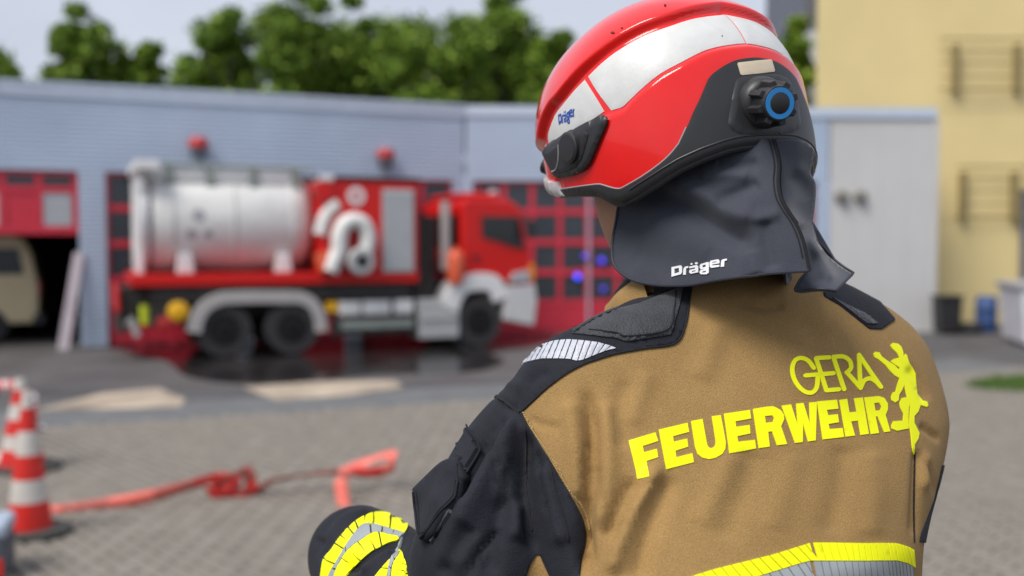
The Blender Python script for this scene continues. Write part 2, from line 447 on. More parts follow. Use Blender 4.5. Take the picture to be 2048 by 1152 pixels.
def sectional_door(W, u0, u1, z0, z1, cols, rows_glass, name='door', grey=(), d=-0.06, base=0.55):
    """frame of rails and stiles with sunk panes; rows from the bottom: a solid red panel, then glazed rows"""
    fr = MB(); W.box(fr, u0, u1, d - 0.05, d - 0.02, z0, z1)
    dr = fr.build(name, m_door, st)
    pw = (u1 - u0) / cols; zb = z0 + base; rh = (z1 - zb) / rows_glass
    for r in range(rows_glass + 1):                          # rails
        z = zb + r * rh; mb = MB(); W.box(mb, u0, u1, d - 0.02, d + 0.02, z - 0.06, min(z + 0.06, z1)); mb.build('rail', m_door, dr)
    for c in range(cols + 1):                                # stiles
        u = u0 + c * pw; mb = MB(); W.box(mb, max(u - 0.05, u0), min(u + 0.05, u1), d - 0.02, d + 0.017, z0, z1); mb.build('stile', m_door, dr)
    mb = MB(); W.box(mb, u0 + .052, u1 - .052, d - 0.02, d + 0.006, z0 + 0.05, zb - 0.062); mb.build('panel', m_door, dr)
    for r in range(rows_glass):
        for c in range(cols):
            ua, ub = u0 + c * pw + 0.048, u0 + (c + 1) * pw - 0.048; za, zc = zb + r * rh + 0.058, zb + (r + 1) * rh - 0.058
            mb = MB(); W.box(mb, ua, ub, d - 0.02, d - 0.008, za, zc); mb.build('pane', m_greypane if (r, c) in grey else m_pane, dr)
    return dr
sectional_door(WA, u1b + .01, uPa - .01, 0.0, LINT, 4, 4)
sectional_door(WA, uPb + .01, uPc - .01, 0.0, LINT, 3, 4)
sectional_door(WA, uPd + .01, u4a - .01, 0.0, LINT, 3, 4)
# half-raised door over the open bay at the left
zD = WA.z(60, 468)
def raised_door():
    u0, u1 = uL + .2, u1a - .01
    fr = MB(); WA.box(fr, u0, u1, -0.11, -0.08, zD, LINT); dr = fr.build('door', m_door, st)
    mb = MB(); WA.box(mb, u0, u1, -0.08, -0.035, zD, zD + 0.14); mb.build('rail', m_door, dr)
    zm = WA.z(60, 378); mb = MB(); WA.box(mb, u0, u1, -0.08, -0.035, zm - 0.05, zm + 0.06); mb.build('rail', m_door, dr)
    mb = MB(); WA.box(mb, u0, u1, -0.08, -0.035, LINT - 0.08, LINT - .002); mb.build('rail', m_door, dr)
    pw = WA.u(150) - WA.u(78); k = 0; u = u1 - 0.08 - pw
    mb = MB(); WA.box(mb, u1 - .085, u1, -0.08, -0.037, zD, LINT); mb.build('stile', m_door, dr)
    while u > u0:
        mb = MB(); WA.box(mb, u + .09, u + pw - .02, -0.08, -0.06, zm + .061, LINT - .081); mb.build('pane', m_pane, dr)
        mb = MB(); WA.box(mb, u + .09, u + pw - .02, -0.08, -0.055, zD + .141, zm - .051); mb.build('pane' if k % 2 == 0 else 'panel', m_greypane if k % 2 == 0 else m_door, dr)
        mb = MB(); WA.box(mb, u - .02, u + .088, -0.08, -0.037, zD, LINT); mb.build('stile', m_door, dr)
        u -= pw; k += 1
raised_door()
# right wing
cC = on_ground(1868, 664)
WB = Wall(cB, cC)
mb = MB(); WB.ribs(mb, 0.02, WB.u(1655), 0.0, LINT, ROOF - 0.2); mb.build('siding', m_siding, st)
mb = MB(); WB.box(mb, 0.0, WB.u(1868), -0.3, 0.05, ROOF - 0.2, ROOF + 0.003); mb.build('roof_trim', m_trim, st)
mb = MB(); WB.box(mb, 0.0, WB.u(1866), -9, -0.3, ROOF - 0.16, ROOF - 0.052); mb.build('roof', m_roof, st)
mb = MB(); WB.box(mb, 0.05, WB.u(1655), -0.25, -0.02, LINT - 0.02, ROOF - 0.21); mb.build('lintel', m_roof, st)
pillar(WB, 0.01, WB.u(946, 560))
pillar(WB, WB.u(1632, 560), WB.u(1657, 560))
dB0, dB1 = WB.u(950), WB.u(1628)
nd = 3; dw = (dB1 - dB0) / nd
for i in range(nd):
    sectional_door(WB, dB0 + i * dw + .02, dB0 + (i + 1) * dw - .02, 0, LINT, 4, 4, base=0.62)
    if i: pillar(WB, dB0 + i * dw - .018, dB0 + i * dw + .018)
# light-grey clad end of the wing with two round lamps
ua, ub, uc = WB.u(1658), WB.u(1764), WB.u(1862)
for k in range(4):
    w0, w1 = ua + (uc - ua) * k / 4, ua + (uc - ua) * (k + 1) / 4
    mb = MB(); WB.box(mb, w0 + .002, w1 - .002, -0.3, 0.0, 0.0, ROOF - 0.202); mb.build('cladding_panel', m_lightpanel, st)
mb = MB(); WB.box(mb, uc, uc + 0.12, -9, 0.02, 0, ROOF - 0.202); mb.build('end_wall', m_lightpanel, st)
for px in (1681, 1718):
    p = WB.P(WB.u(px), 0.0, WB.z(px, 393)); mb = MB().lathe([(.14, 0), (.14, .06), (.10, .14), (0.02, .16)], p, (*WB.N, 0), 20)
    mb.build('round_lamp', m_lightdoor, st, smooth=True)
# alarm beacons on the fascia
m_beacon = mat('red_beacon_lens', (0.42, 0.025, 0.025), 0.45, var=0.05)
m_beacon_base = mat('beacon_base', (0.06, 0.07, 0.09), 0.5)
for px, py, lab in ((396, 312, 'red alarm beacon on the fascia above the white tank'), (768, 332, 'red alarm beacon on the fascia above the red equipment box')):
    p = np.array(WA.P(WA.u(px, py), 0.14, WA.z(px, py)))
    e = empty('alarm_beacon', tuple(p), 0, lab, 'beacon', 'alarm beacons on the station fascia')
    MB().lathe([(.13, -.05), (.13, .1), (.11, .14)], p, (0, 0, 1), 20).build('base', m_beacon_base, e, smooth=True)
    MB().lathe([(.17, .14), (.17, .26), (.13, .31), (.02, .33)], p, (0, 0, 1), 20).build('lens', m_beacon, e, smooth=True)
    m2 = MB(); WA.box(m2, WA.u(px, py) - .05, WA.u(px, py) + .05, 0.02, 0.1, p[2] - .03, p[2] + .05); m2.build('bracket', m_beacon_base, e)
# blue reflections in the right wing's door panes, built as added glowing discs
m_blue = emis('blue_reflection_glow', (0.03, 0.08, 1.0), 2.2)
m_viol = emis('violet_reflection_glow', (0.10, 0.06, 0.9), 0.8)
m_blk = mat('black_plastic', (0.018, 0.018, 0.02), 0.45, var=0.2)
for px, py, r, mm, lab in ((1155, 553, .055, m_blue, 'glowing disc for the blue reflection lowest on the red door'), (1170, 512, .045, m_viol, 'glowing disc for the blue reflection above the brightest one'),
                       (1203, 521, .06, m_viol, 'glowing disc for the violet blue reflection beside the jaw'), (1206, 578, .04, m_viol, 'glowing disc for the dim blue reflection lowest beside the collar')):
    p = np.array(WB.P(WB.u(px, py), -0.01, WB.z(px, py))); e = empty('pane_reflection', tuple(p), 0, lab, 'strobe lamp', 'blue reflections in the red door panes')
    MB().lathe([(r * 1.2, -.04), (r * 1.2, .03)], p, (*WB.N, 0), 16).build('backing', m_blk, e, smooth=True)  # black backing added behind the glowing disc
    MB().lathe([(r, .03), (r * .9, .06), (r * .3, .075)], p, (*WB.N, 0), 16).build('lens', mm, e, smooth=True)  # glowing disc standing in for light mirrored by the pane

# beige van inside the open bay and pole leaning at the pillar
m_van = mat('beige_van_paint', (0.60, 0.50, 0.30), 0.35, var=0.05, coat=0.3)
m_tail = mat('tail_lamp_red', (0.4, 0.02, 0.02), 0.3)
m_tyre = mat('tyre_rubber', (0.048, 0.047, 0.050), 0.9, var=0.2, vscale=20, spec=0.15)
vD = 2.0; vp = WA.P(WA.u(66, 600), -1.2, 0)
van = empty('van', vp, math.atan2(WA.D[1], WA.D[0]), 'beige van parked inside the open garage bay', 'van')
m = MB(); prof = [(-4.2, .35), (0, .35), (0.02, 1.0), (-.08, 1.6), (-.2, 1.9), (-.4, 1.98), (-3.2, 1.98), (-3.5, 1.8), (-4.2, 1.1)]
m.prism(prof, 1, 0, 1.7); m.build('body', m_van, van, bevel=.06, local=True)
MB().prism([(-.75, 1.25), (-.22, 1.25), (-.3, 1.72), (-.75, 1.72)], 1, -.012, .02).build('side_window', m_pane, van, local=True)
MB().prism([(-1.6, 1.25), (-.9, 1.25), (-.9, 1.72), (-1.6, 1.72)], 1, -.012, .02).build('side_window', m_pane, van, local=True)
MB().box(-.04, .035, .02, .12, .85, 1.15).build('tail_lamp', m_tail, van, local=True)
MB().box(-.1, .1, .0, 1.7, .35, .52).build('bumper', m_blk, van, local=True)
for x in (-.8, -3.3): MB().lathe([(.30, -.01), (.33, .05), (.33, .2)], (x, 0, .33), (0, 1, 0), 24).build('wheel', m_tyre, van, smooth=True, local=True)
m_pole = mat('pale_painted_metal', (0.47, 0.42, 0.46), 0.5)
pb = on_ground(126, 700); pt = np.array(WA.P(WA.u(158, 505), 0.05, WA.z(158, 505)))
pl = MB(); dd = (pt - pb) / np.linalg.norm(pt - pb); sd = np.array([WA.D[0], WA.D[1], 0])
pl.add([pb - sd * .09, pb + sd * .09, pb + sd * .09 + np.array([0, .04, 0]), pb - sd * .09 + np.array([0, .04, 0]), pt - sd * .08, pt + sd * .08, pt + sd * .08 + np.array([0, .04, 0]), pt - sd * .08 + np.array([0, .04, 0])],
       [(0, 3, 2, 1), (4, 5, 6, 7), (0, 1, 5, 4), (1, 2, 6, 5), (2, 3, 7, 6), (3, 0, 4, 7)])
tag(pl.build('plank', m_pole, bevel=.006), 'pale plank leaning against the ribbed pillar of the open bay', 'plank')

# ------------------------------------------------------------------ yellow building at the right
m_yellow = mat('yellow_render', (0.72, 0.585, 0.285), 0.85, var=0.06, vscale=0.5, bump=0.15, bscale=40)
m_rail = mat('dark_railing', (0.27, 0.21, 0.09), 0.6)
m_pale = mat('pale_blue_render', (0.52, 0.57, 0.66), 0.8, var=0.06)
m_darkgrey = mat('dark_grey_cladding', (0.13, 0.14, 0.18), 0.6)
yD = 22.2
yL, yR = at(1628, 488, yD)[0], at(2420, 488, yD)[0]
ye = empty('yellow_house', (yL, yD, 0), 0, 'tall yellow rendered house with railings behind the grey wing', 'building')
# storeys are separate rendered courses with fine shadow joints
zs = [0.0] + [at(1800, y, yD)[2] for y in (440, 222)] + [8.2, 11.0]
for a, b in zip(zs[:-1], zs[1:]):
    MB().prism([(yL, yD), (yR, yD), (yR, yD + 9), (yL * (yD + 9) / yD + .3, yD + 9)], 2, a + .012, b).build('wall', m_yellow, ye)
MB().prism([(yL + .03, yD + .03), (yR - .03, yD + .03), (yR - .03, yD + 8.9), (yL * (yD + 9) / yD + .35, yD + 8.9)], 2, 0, 10.9).build('wall_core', m_yellow, ye)
m_opening = mat('shaded_window', (0.60, 0.47, 0.21), 0.6)
def railing(x0p, x1p, ytop, ybot, posts):
    g = MB(); X = lambda p: at(p, 400, yD)[0]
    z1, z0 = at(1900, ytop, yD)[2], at(1900, ybot, yD)[2]
    for k, fr in enumerate((1.0, .78, .52, .26, 0.02)):
        z = z0 + (z1 - z0) * fr; rr = .020 if k in (0, 4) else .012
        g.tube([(X(x0p), yD - .16, z), (X(x1p), yD - .16, z)], rr, 8)
    o = g.build('railing', m_rail, ye, smooth=True)
    for p in posts:
        MB().box(X(p) - .06, X(p) + .06, yD - .18, yD - .01, z0 - .05, z1 - .12).build('railing_post', m_rail, o, bevel=.01)
railing(1868, 2260, 80, 182, (1902, 2024, 2140)); railing(1908, 2260, 334, 436, (1922, 2024, 2140))
MB().tube([(at(2046, 400, yD)[0], yD - .08, 0), (at(2046, 400, yD)[0], yD - .08, 3.0)], .08, 12).build('downpipe', m_darkgrey, ye, smooth=True)
pe = empty('pale_annex', (at(1585, 488, 26)[0], 26, 0), 0, 'narrow pale blue annex with dark corner beside the yellow house', 'building')
xa, xb, xc = at(1597, 300, 26)[0], at(1610, 300, 26)[0], at(1640, 300, 26)[0]
MB().box(xa, xc, 26, 30, 0, at(1600, 62, 26)[2]).build('wall', m_pale, pe)
MB().box(xb, xc, 26.2, 30.2, at(1600, 62, 26)[2], 9.5).build('upper_wall', m_darkgrey, pe)
MB().box(at(1604, 300, 26)[0], at(1622, 300, 26)[0], 25.95, 26.02, at(1600, 165, 26)[2], at(1600, 118, 26)[2]).build('window', m_darkgrey, pe)
# barrels, bin and tyre by the yellow wall
m_bblue = mat('blue_barrel_plastic', (0.03, 0.07, 0.20), 0.5)
p = on_ground(1972, 664); s = p[1] / F
MB().lathe([(.19, 0), (.20, .03), (.205, .22), (.215, .24), (.205, .26), (.205, .46), (.215, .48), (.205, .50), (.2, .70), (.17, .74), (.02, .745)], p, (0, 0, 1), 28).build('blue_barrel', m_bblue, smooth=True)
tag(bpy.data.objects['blue_barrel'], 'blue plastic barrel standing by the yellow wall', 'barrel')
p = on_ground(1893, 668); e = empty('dark_bin', tuple(p), 0, 'dark waste bin at the corner of the grey wing', 'bin')
MB().prism([(-.19, .05), (.19, .05), (.23, .72), (-.23, .72)], 1, -.2, .2).xf(Matrix.Translation(p)).build('body', m_blk, e, bevel=.02)
MB().box(-.25, .25, -.24, .24, .725, .78).xf(Matrix.Translation(p)).build('lid', m_blk, e, bevel=.02)
p = on_ground(1930, 666); tb = MB()
for k in range(2): tb.lathe([(.14, .0), (.30, .02), (.33, .07), (.33, .15), (.30, .2), (.14, .2), (.14, .0)], p + np.array([0, 0, k * .005]), (0, 0, 1), 28, cap=False); break
tag(tb.build('truck_tyre', m_tyre, smooth=True), 'black tyre lying flat between the bin and the blue barrel', 'tyre')
# white skip at the right edge
m_skip = mat('white_skip_paint', (0.60, 0.61, 0.66), 0.5, var=0.08, vscale=3)
m_skiprim = mat('skip_rim', (0.36, 0.36, 0.38), 0.5)
p = on_ground(2040, 696); e = empty('skip_container', tuple(p), math.radians(-14), 'white skip container cut off by the right edge', 'container')
MB().prism([(0.08, .06), (3.2, .06), (3.3, 1.02), (0, 1.02)], 1, 0, 1.7).build('body', m_skip, e, bevel=.02, local=True)
MB().box(-.05, 3.35, -.05, 1.75, 1.022, 1.12).build('rim', m_skiprim, e, bevel=.02, local=True)
for x in (.5, 1.2, 1.9): MB().box(x, x + .07, -.045, -.002, .1, 1.0).build('rib', m_skip, e, local=True)

# ------------------------------------------------------------------ trees behind the roof
m_leaf = [mat('leaf_%s' % k, c, 0.6, var=0.3, vscale=1.2) for k, c in (('dark', (0.060, 0.12, 0.012)), ('mid', (0.155, 0.265, 0.028)), ('light', (0.31, 0.43, 0.055)))]
for mm in m_leaf:
    b = mm.node_tree.nodes['Principled BSDF']; b.inputs['Specular IOR Level'].default_value = 0.25
m_bark = mat('bark', (0.06, 0.05, 0.038), 0.9, var=0.3, vscale=6)
def tree(px, ptop, pw, Y, label, n=17000, pbot=235):
    base = at(px, 488, Y); top = at(px, ptop, Y)[2]; R = pw / 2 * Y / F; zb = at(px, pbot, Y)[2] - 0.8
    e = empty('tree', (base[0], Y, 0), 0, label, 'tree', 'trees behind the station roof')
    ht = top; tr = MB(); tr.tube([(base[0], Y, 0), (base[0] + .1, Y, ht * .35), (base[0] - .05, Y + .1, ht * .62), (base[0], Y, ht * .85)], [.22, .17, .11, .04], 10)
    for k in range(7):
        a = random.uniform(0, 6.28); z0 = ht * random.uniform(.35, .65)
        tr.tube([(base[0], Y, z0), (base[0] + math.cos(a) * R * .4, Y + math.sin(a) * R * .4, z0 + ht * .1), (base[0] + math.cos(a) * R * .8, Y + math.sin(a) * R * .8, z0 + ht * .16)], [.09, .06, .02], 6)
    tr.build('trunk', m_bark, e, smooth=True)
    cl = []; cz = (top + zb) / 2; hz = (top - zb) / 2
    for k in range(46):
        while True:
            d = RNG.normal(size=3); d /= np.linalg.norm(d); rr = RNG.random() ** .5
            if d[2] > -0.75: break
        q = np.array([base[0] + d[0] * R * rr * .86, Y + d[1] * R * rr * .8, cz + d[2] * hz * rr * .86]); cl.append((q, RNG.uniform(.12, .34) * min(R, hz)))
    CQ = np.array([c[0] for c in cl]); CR = np.array([c[1] for c in cl]); ix = RNG.integers(len(cl), size=n)
    unit = lambda A: A / (np.linalg.norm(A, axis=1)[:, None] + 1e-9)
    d = unit(RNG.normal(size=(n, 3))); rad = CR[ix] * (RNG.uniform(.35, 1.0, n) + .55 * RNG.random(n) ** 5)
    pnt = CQ[ix] + d * rad[:, None] * np.array([1.2, 1.15, .9])
    ax = unit(RNG.normal(size=(n, 3))); bx = unit(np.cross(ax, RNG.normal(size=(n, 3)))); s = RNG.uniform(.05, .115, n)[:, None]
    V = np.stack([pnt - ax * s, pnt + bx * s * .55, pnt + ax * s, pnt - bx * s * .55], 1).reshape(-1, 3)
    o = mesh_obj('crown', V[:4], [(0, 1, 2, 3)], m_leaf, e); me = o.data; me.clear_geometry()
    me.vertices.add(len(V)); me.vertices.foreach_set('co', V.ravel()); me.loops.add(len(V)); me.loops.foreach_set('vertex_index', np.arange(len(V), dtype=np.int32))
    me.polygons.add(n); me.polygons.foreach_set('loop_start', np.arange(0, 4 * n, 4, dtype=np.int32)); me.polygons.foreach_set('loop_total', np.full(n, 4, dtype=np.int32))
    me.polygons.foreach_set('material_index', RNG.choice(3, size=n, p=(.34, .44, .22)).astype(np.int32)); me.update(calc_edges=True)
for a in ((-70, 60, 190, 27, 'small dark tree behind the roof at the left edge'), (12, 108, 105, 30, 'low round tree top peeping over the roof at far left'),
          (172, 0, 160, 29, 'tall narrow tree left of the gap in the sky'), (295, 50, 120, 30, 'lower bright tree joined to the tall narrow tree'),
          (455, -5, 190, 29, 'leftmost tree of the long dense row'), (590, -60, 230, 28, 'tallest tree in the middle of the dense row above the tank'),
          (735, -30, 230, 30, 'broad tree above the red equipment box'), (880, 5, 220, 28, 'rounded tree above the truck cab'),
          (1005, -55, 210, 30, 'tall tree left of the helmet'), (1120, 50, 150, 29, 'low tree touching the helmet outline'),
          (1570, 15, 110, 25, 'dark tree between helmet and yellow house')):
    tree(*a)
for k, (px, w) in enumerate(((420, 200), (660, 240), (810, 240), (950, 240), (1090, 200))):
    tree(px, 118, w, 33, 'dark understorey tree %s the dense row' % ('at the left foot of', 'behind the tallest tree of', 'low in the middle of', 'behind the rounded tree of', 'at the right foot of')[k], n=8000, pbot=260)
tree(250, 130, 190, 33, 'low dark tree filling in behind the narrow tree', n=7000, pbot=260)

# ------------------------------------------------------------------ tanker truck
m_tred = mat('truck_red_paint', (0.60, 0.008, 0.006), 0.4, var=0.05, coat=0.2, spec=0.3)
m_tank = mat('brushed_tank_metal', (0.62, 0.62, 0.61), 0.55, var=0.08, vscale=2.5, spec=0.3)
m_white = mat('white_paint', (0.72, 0.72, 0.72), 0.4, var=0.06, vscale=3)
m_greym = mat('grey_metal', (0.42, 0.43, 0.43), 0.45, var=0.08)
m_fend = mat('fender_plastic', (0.40, 0.38, 0.37), 0.5, var=0.06)
m_chassis = mat('chassis_dark', (0.028, 0.024, 0.022), 0.7, var=0.3)
m_shutter = mat('shutter_aluminium', (0.48, 0.50, 0.51), 0.4, metal=0.3, var=0.05)
m_orange = mat('orange_lens', (0.75, 0.28, 0.01), 0.3, coat=0.3)
m_yel = mat('yellow_plastic', (0.80, 0.43, 0.01), 0.4)
m_lime = mat('lime_plastic', (0.45, 0.52, 0.02), 0.4)
m_hose = mat('white_suction_hose', (0.70, 0.70, 0.68), 0.5, var=0.08, vscale=9)
m_bottle = mat('orange_red_bottle', (0.62, 0.10, 0.04), 0.4)
m_cabglass = mat('cab_glass', (0.015, 0.017, 0.018), 0.08)
m_rim = mat('wheel_rim_dark', (0.010, 0.010, 0.011), 0.7, spec=0.2)

pr = on_ground(450, 717); pf_ = on_ground(960, 694)
WT = Wall(pr, pf_); T_ANG = math.atan2(WT.D[1], WT.D[0])
def tx(px, py=560): return WT.u(px, py)
def tz(px, py): return WT.z(px, py)
truck = empty('tanker_truck', (pr[0], pr[1], 0), T_ANG, 'red and silver suction tanker truck with white hose parked by the doors', 'truck')
TW = 2.1      # local y: 0 near side, +TW far side
def tb(name, x0, x1, y0, y1, z0, z1, m, par=truck, bev=.015):
    return MB().box(x0, x1, y0, y1, z0, z1).build(name, m, par, bevel=bev, local=True)
R_T = (tz(448, 612) - 0.0) / 2 * 1.06
def wheel(x, y, sgn):
    w = MB(); r = R_T
    w.lathe([(r * .58, 0), (r * .94, 0), (r, .05), (r, .28), (r * .94, .33), (r * .58, .33)], (x, y, r), (0, 1, 0), 36)
    o = w.build('wheel', m_tyre, truck, smooth=True, local=True)
    k = MB(); k.lathe([(r * .57, -.004), (r * .55, .03), (r * .40, .06), (r * .22, .05), (r * .2, -.02), (r * .05, -.03)] if sgn < 0 else [(r * .57, .334), (r * .4, .27), (r * .05, .27)], (x, y, r), (0, 1, 0), 28)
    k.build('rim', m_rim, o, smooth=True, local=True)
    for a in range(8):
        q = a * math.pi / 4; yy = y - .01 if sgn < 0 else y + .32
        MB().lathe([(.022, 0), (.022, .04)], (x + math.cos(q) * r * .3, yy - .0, r + math.sin(q) * r * .3), (0, 1, 0), 8).build('wheel_nut', m_chassis, o, local=True)
xr1, xr2, xf = tx(450, 665), tx(586, 665), tx(960, 645)
for x in (xr1, xr2, xf):
    wheel(x, .02, -1); wheel(x, TW - .35, 1)
x_rear, x_bed1 = tx(250), tx(838)
z_b0, z_b1 = tz(550, 569), tz(550, 546)
# chassis rails and axles
for y in (.55, TW - .7): tb('chassis_rail', x_rear + .1, tx(1030), y, y + .15, .62, .82, m_chassis)
for x in (xr1, xr2, xf): MB().tube([(x, .15, R_T), (x, TW - .15, R_T)], .09, 10).build('axle', m_chassis, truck, local=True)
tb('platform', tx(262), x_bed1, 0, TW, z_b0, z_b1, m_tred)
tb('underframe', tx(300), x_bed1 - .1, .08, TW - .08, z_b0 - .26, z_b0 - .004, m_chassis)
# tank
rt = (tz(470, 346) - tz(470, 545)) / 2 * 1.04; zt = tz(470, 443); yc = TW / 2
x0, x1 = tx(312), tx(632)
prof = [(.02, -.10), (rt * .6, -.07), (rt * .95, -.01), (rt, .06), (rt, x1 - x0 - .25), (rt * .96, x1 - x0 - .12), (rt * .82, x1 - x0 + .02), (rt * .5, x1 - x0 + .12), (.02, x1 - x0 + .16)]
tk = MB().lathe(prof, (x0, yc, zt), (1, 0, 0), 56).build('tank', m_tank, truck, smooth=True, local=True)
for xx in (tx(345), tx(470), tx(590)):
    MB().lathe([(rt + .006, 0), (rt + .018, .015), (rt + .018, .06), (rt + .006, .075)], (xx, yc, zt), (1, 0, 0), 56, cap=False).build('tank_band', m_tank, tk, smooth=True, local=True)
xe = tx(276); fl = MB().lathe([(rt * .5, 0), (rt * 1.04, 0), (rt * 1.03, .03), (rt * 1.03, .10), (rt * 1.0, .14)], (xe + .05, yc, zt), (1, 0, 0), 48)
fl.build('rear_door_flange', m_white, tk, smooth=True, local=True)
tb('rear_post', xe + .02, xe + .10, .30, .38, z_b1, tz(290, 322), m_white)
tb('rear_post', xe + .02, xe + .10, TW - .38, TW - .30, z_b1, tz(290, 322), m_white)
tb('rear_header', xe - .02, xe + .35, .12, TW - .12, tz(290, 338), tz(290, 318), m_white)
for px in (375, 574):
    MB().prism([(tx(px) - .13, z_b1), (tx(px) + .13, z_b1), (tx(px) + .10, zt - rt * .62), (tx(px) - .10, zt - rt * .62)], 1, .22, .50).build('tank_saddle', m_white, truck, bevel=.02, local=True)
    MB().prism([(tx(px) - .13, z_b1), (tx(px) + .13, z_b1), (tx(px) + .10, zt - rt * .62), (tx(px) - .10, zt - rt * .62)], 1, TW - .5, TW - .22).build('tank_saddle', m_white, truck, bevel=.02, local=True)
# walkway boxes and rail posts on top of the tank
ztop = zt + rt
for a, b in ((300, 338), (356, 420), (442, 510), (530, 598)):
    tb('top_box', tx(a), tx(b), yc - .55, yc + .55, ztop - .16, ztop + .05, m_white)
m_gg = mat('grey_green_metal', (0.24, 0.27, 0.25), 0.6)
for px in (347, 431, 520, 606):
    tb('rail_post', tx(px) - .06, tx(px) + .06, yc - .60, yc - .5, ztop - .25, ztop + .08, m_gg)
MB().tube([(tx(330), yc - .58, ztop + .09), (tx(640), yc - .58, ztop + .09)], .03, 8).build('top_rail', m_gg, truck, smooth=True, local=True)
# lettering-like emblem marks on the tank
m_mark = mat('grey_print', (0.33, 0.34, 0.36), 0.5)
for px, py, r in ((403, 430, .10), (388, 468, .08), (422, 468, .07)):
    z = tz(px, py); dz = z - zt; ysurf = yc - math.sqrt(max(rt * rt - dz * dz, .01)); nrm = Vector((0, ysurf - yc, dz)).normalized()
    MB().lathe([(r, 0), (r, .006)], Vector((tx(px), ysurf, z)) - nrm * .003, nrm, 18).build('tank_mark', m_mark, tk, local=True)
# rear gear
tb('rear_pump', tx(236), tx(300), .35, 1.5, .55, z_b0 - .02, m_chassis)
tb('rear_bumper', tx(236), tx(250), .1, TW - .1, .42, .60, m_chassis)
tb('side_locker', tx(300), tx(345), .1, .6, .52, z_b0 - .27, m_chassis)
MB().lathe([(.15, 0), (.16, .03), (.16, .1), (.10, .13), (.02, .135)], (tx(357, 623), .16, tz(357, 623)), (0, -1, 0), 24).build('yellow_reel', m_yel, truck, smooth=True, local=True)
MB().tube([(tx(291), .2, tz(291, 650)), (tx(291), .2, tz(291, 612))], .075, 12).build('lime_valve', m_lime, truck, smooth=True, local=True)
MB().tube([(tx(250), .3, tz(250, 660)), (tx(262), .2, tz(262, 640)), (tx(275), .2, tz(275, 675))], .06, 10).build('drain_hose', m_greym, truck, smooth=True, local=True)
MB().lathe([(.10, 0), (.12, .02), (.12, .1), (.06, .12)], (tx(330, 648), .12, tz(330, 648)), (0, -1, 0), 18).build('red_coupling', m_tail, truck, smooth=True, local=True)
tb('tail_panel', tx(232), tx(240), .2, TW - .2, .75, z_b0, m_tred)
# rear twin-axle mudguard
def arch(path, w, y0, y1, name, m):
    P = spline([(tx(a, b), tz(a, b)) for a, b in path], .06); t = np.gradient(P, axis=0); t /= np.linalg.norm(t, axis=1)[:, None]
    nn = np.stack([-t[:, 1], t[:, 0]], 1); v = []; f = []
    for i in range(len(P)):
        a, b = P[i], P[i] - nn[i] * w
        v += [(a[0], y0, a[1]), (a[0], y1, a[1]), (b[0], y1, b[1]), (b[0], y0, b[1])]
    for i in range(len(P) - 1):
        for k in range(4): f.append((i * 4 + k, i * 4 + (k + 1) % 4, i * 4 + 4 + (k + 1) % 4, i * 4 + 4 + k))
    f += [(0, 1, 2, 3), (len(v) - 4, len(v) - 1, len(v) - 2, len(v) - 3)]
    return MB().add(v, f).build(name, m, truck, bevel=.01, local=True)
arch([(376, 662), (383, 632), (402, 604), (436, 586), (480, 582), (560, 582), (606, 584), (634, 600), (650, 628), (655, 660)], .2, -.03, .42, 'mudguard', m_fend)
arch([(376, 662), (383, 632), (402, 604), (436, 586), (480, 582), (560, 582), (606, 584), (634, 600), (650, 628), (655, 660)], .1, TW - .42, TW + .03, 'mudguard', m_fend)
# equipment box with roller shutter
xb0, xb1 = tx(642), tx(836); zbt = tz(760, 362)
bx = tb('equipment_box', xb0, xb1, .0, TW, z_b1 + .003, zbt, m_tred)
tb('box_roof', xb0 - .03, xb1 + .03, -.03, TW + .03, zbt + .003, zbt + .07, m_chassis, bx)
sh = tb('shutter', tx(765), tx(827), -.03, -.002, tz(795, 544), tz(795, 379), m_shutter, bx, .004)
nsl = 16; za, zb_ = tz(795, 540), tz(795, 382)
for k in range(nsl):
    h = (zb_ - za) / nsl; tb('slat', tx(767), tx(825), -.045, -.031, za + k * h + .008, za + (k + 1) * h - .008, m_shutter, sh, .004)
MB().lathe([(.15, 0), (.15, .012)], (tx(712, 392), -.001, tz(712, 392)), (0, -1, 0), 28).build('emblem_disc', m_white, bx, local=True)
MB().lathe([(.065, 0), (.065, .004)], (tx(712, 392), -.0135, tz(712, 392)), (0, -1, 0), 20).build('emblem_centre', m_tred, bx, local=True)
MB().prism([(tx(625), tz(640, 372)), (tx(668), tz(660, 366)), (tx(664), tz(660, 398)), (tx(640), tz(650, 402))], 1, -.06, .3).build('hinged_flap', m_tred, bx, bevel=.01, local=True)
tb('flap_top', tx(640), tx(668), -.05, .6, tz(650, 362), tz(650, 350), m_white, bx)
# suction hose: curl, tail and open end
hose = [(656, 543), (664, 522), (673, 500), (674, 474), (684, 450), (703, 441), (722, 450), (731, 474), (727, 500), (714, 522)]
hp = [(x, -.16, z) for x, z in spline([(tx(*p), tz(*p)) for p in hose], .03)]
rr = [.125 + (.010 if (i // 1) % 2 else 0) for i in range(len(hp))]
ho = MB().tube(hp, rr, 18).build('suction_hose', m_hose, truck, smooth=True, local=True)
ce = (tx(714, 522), -.30, tz(714, 522))
MB().lathe([(.12, 0), (.215, 0), (.225, .03), (.225, .12), (.19, .16), (.12, .16)], (ce[0], -.17, ce[2]), (0, -1, 0), 32).build('hose_coupling', m_greym, ho, smooth=True, local=True)
MB().lathe([(.10, 0), (.115, .02)], (ce[0], -.312, ce[2]), (0, -1, 0), 24).build('hose_mouth', m_blk, ho, local=True)
h2 = [(x, .02, z) for x, z in spline([(tx(640, 470), tz(640, 470)), (tx(648, 440), tz(648, 440)), (tx(660, 420), tz(660, 420)), (tx(676, 408), tz(676, 408))], .02)]
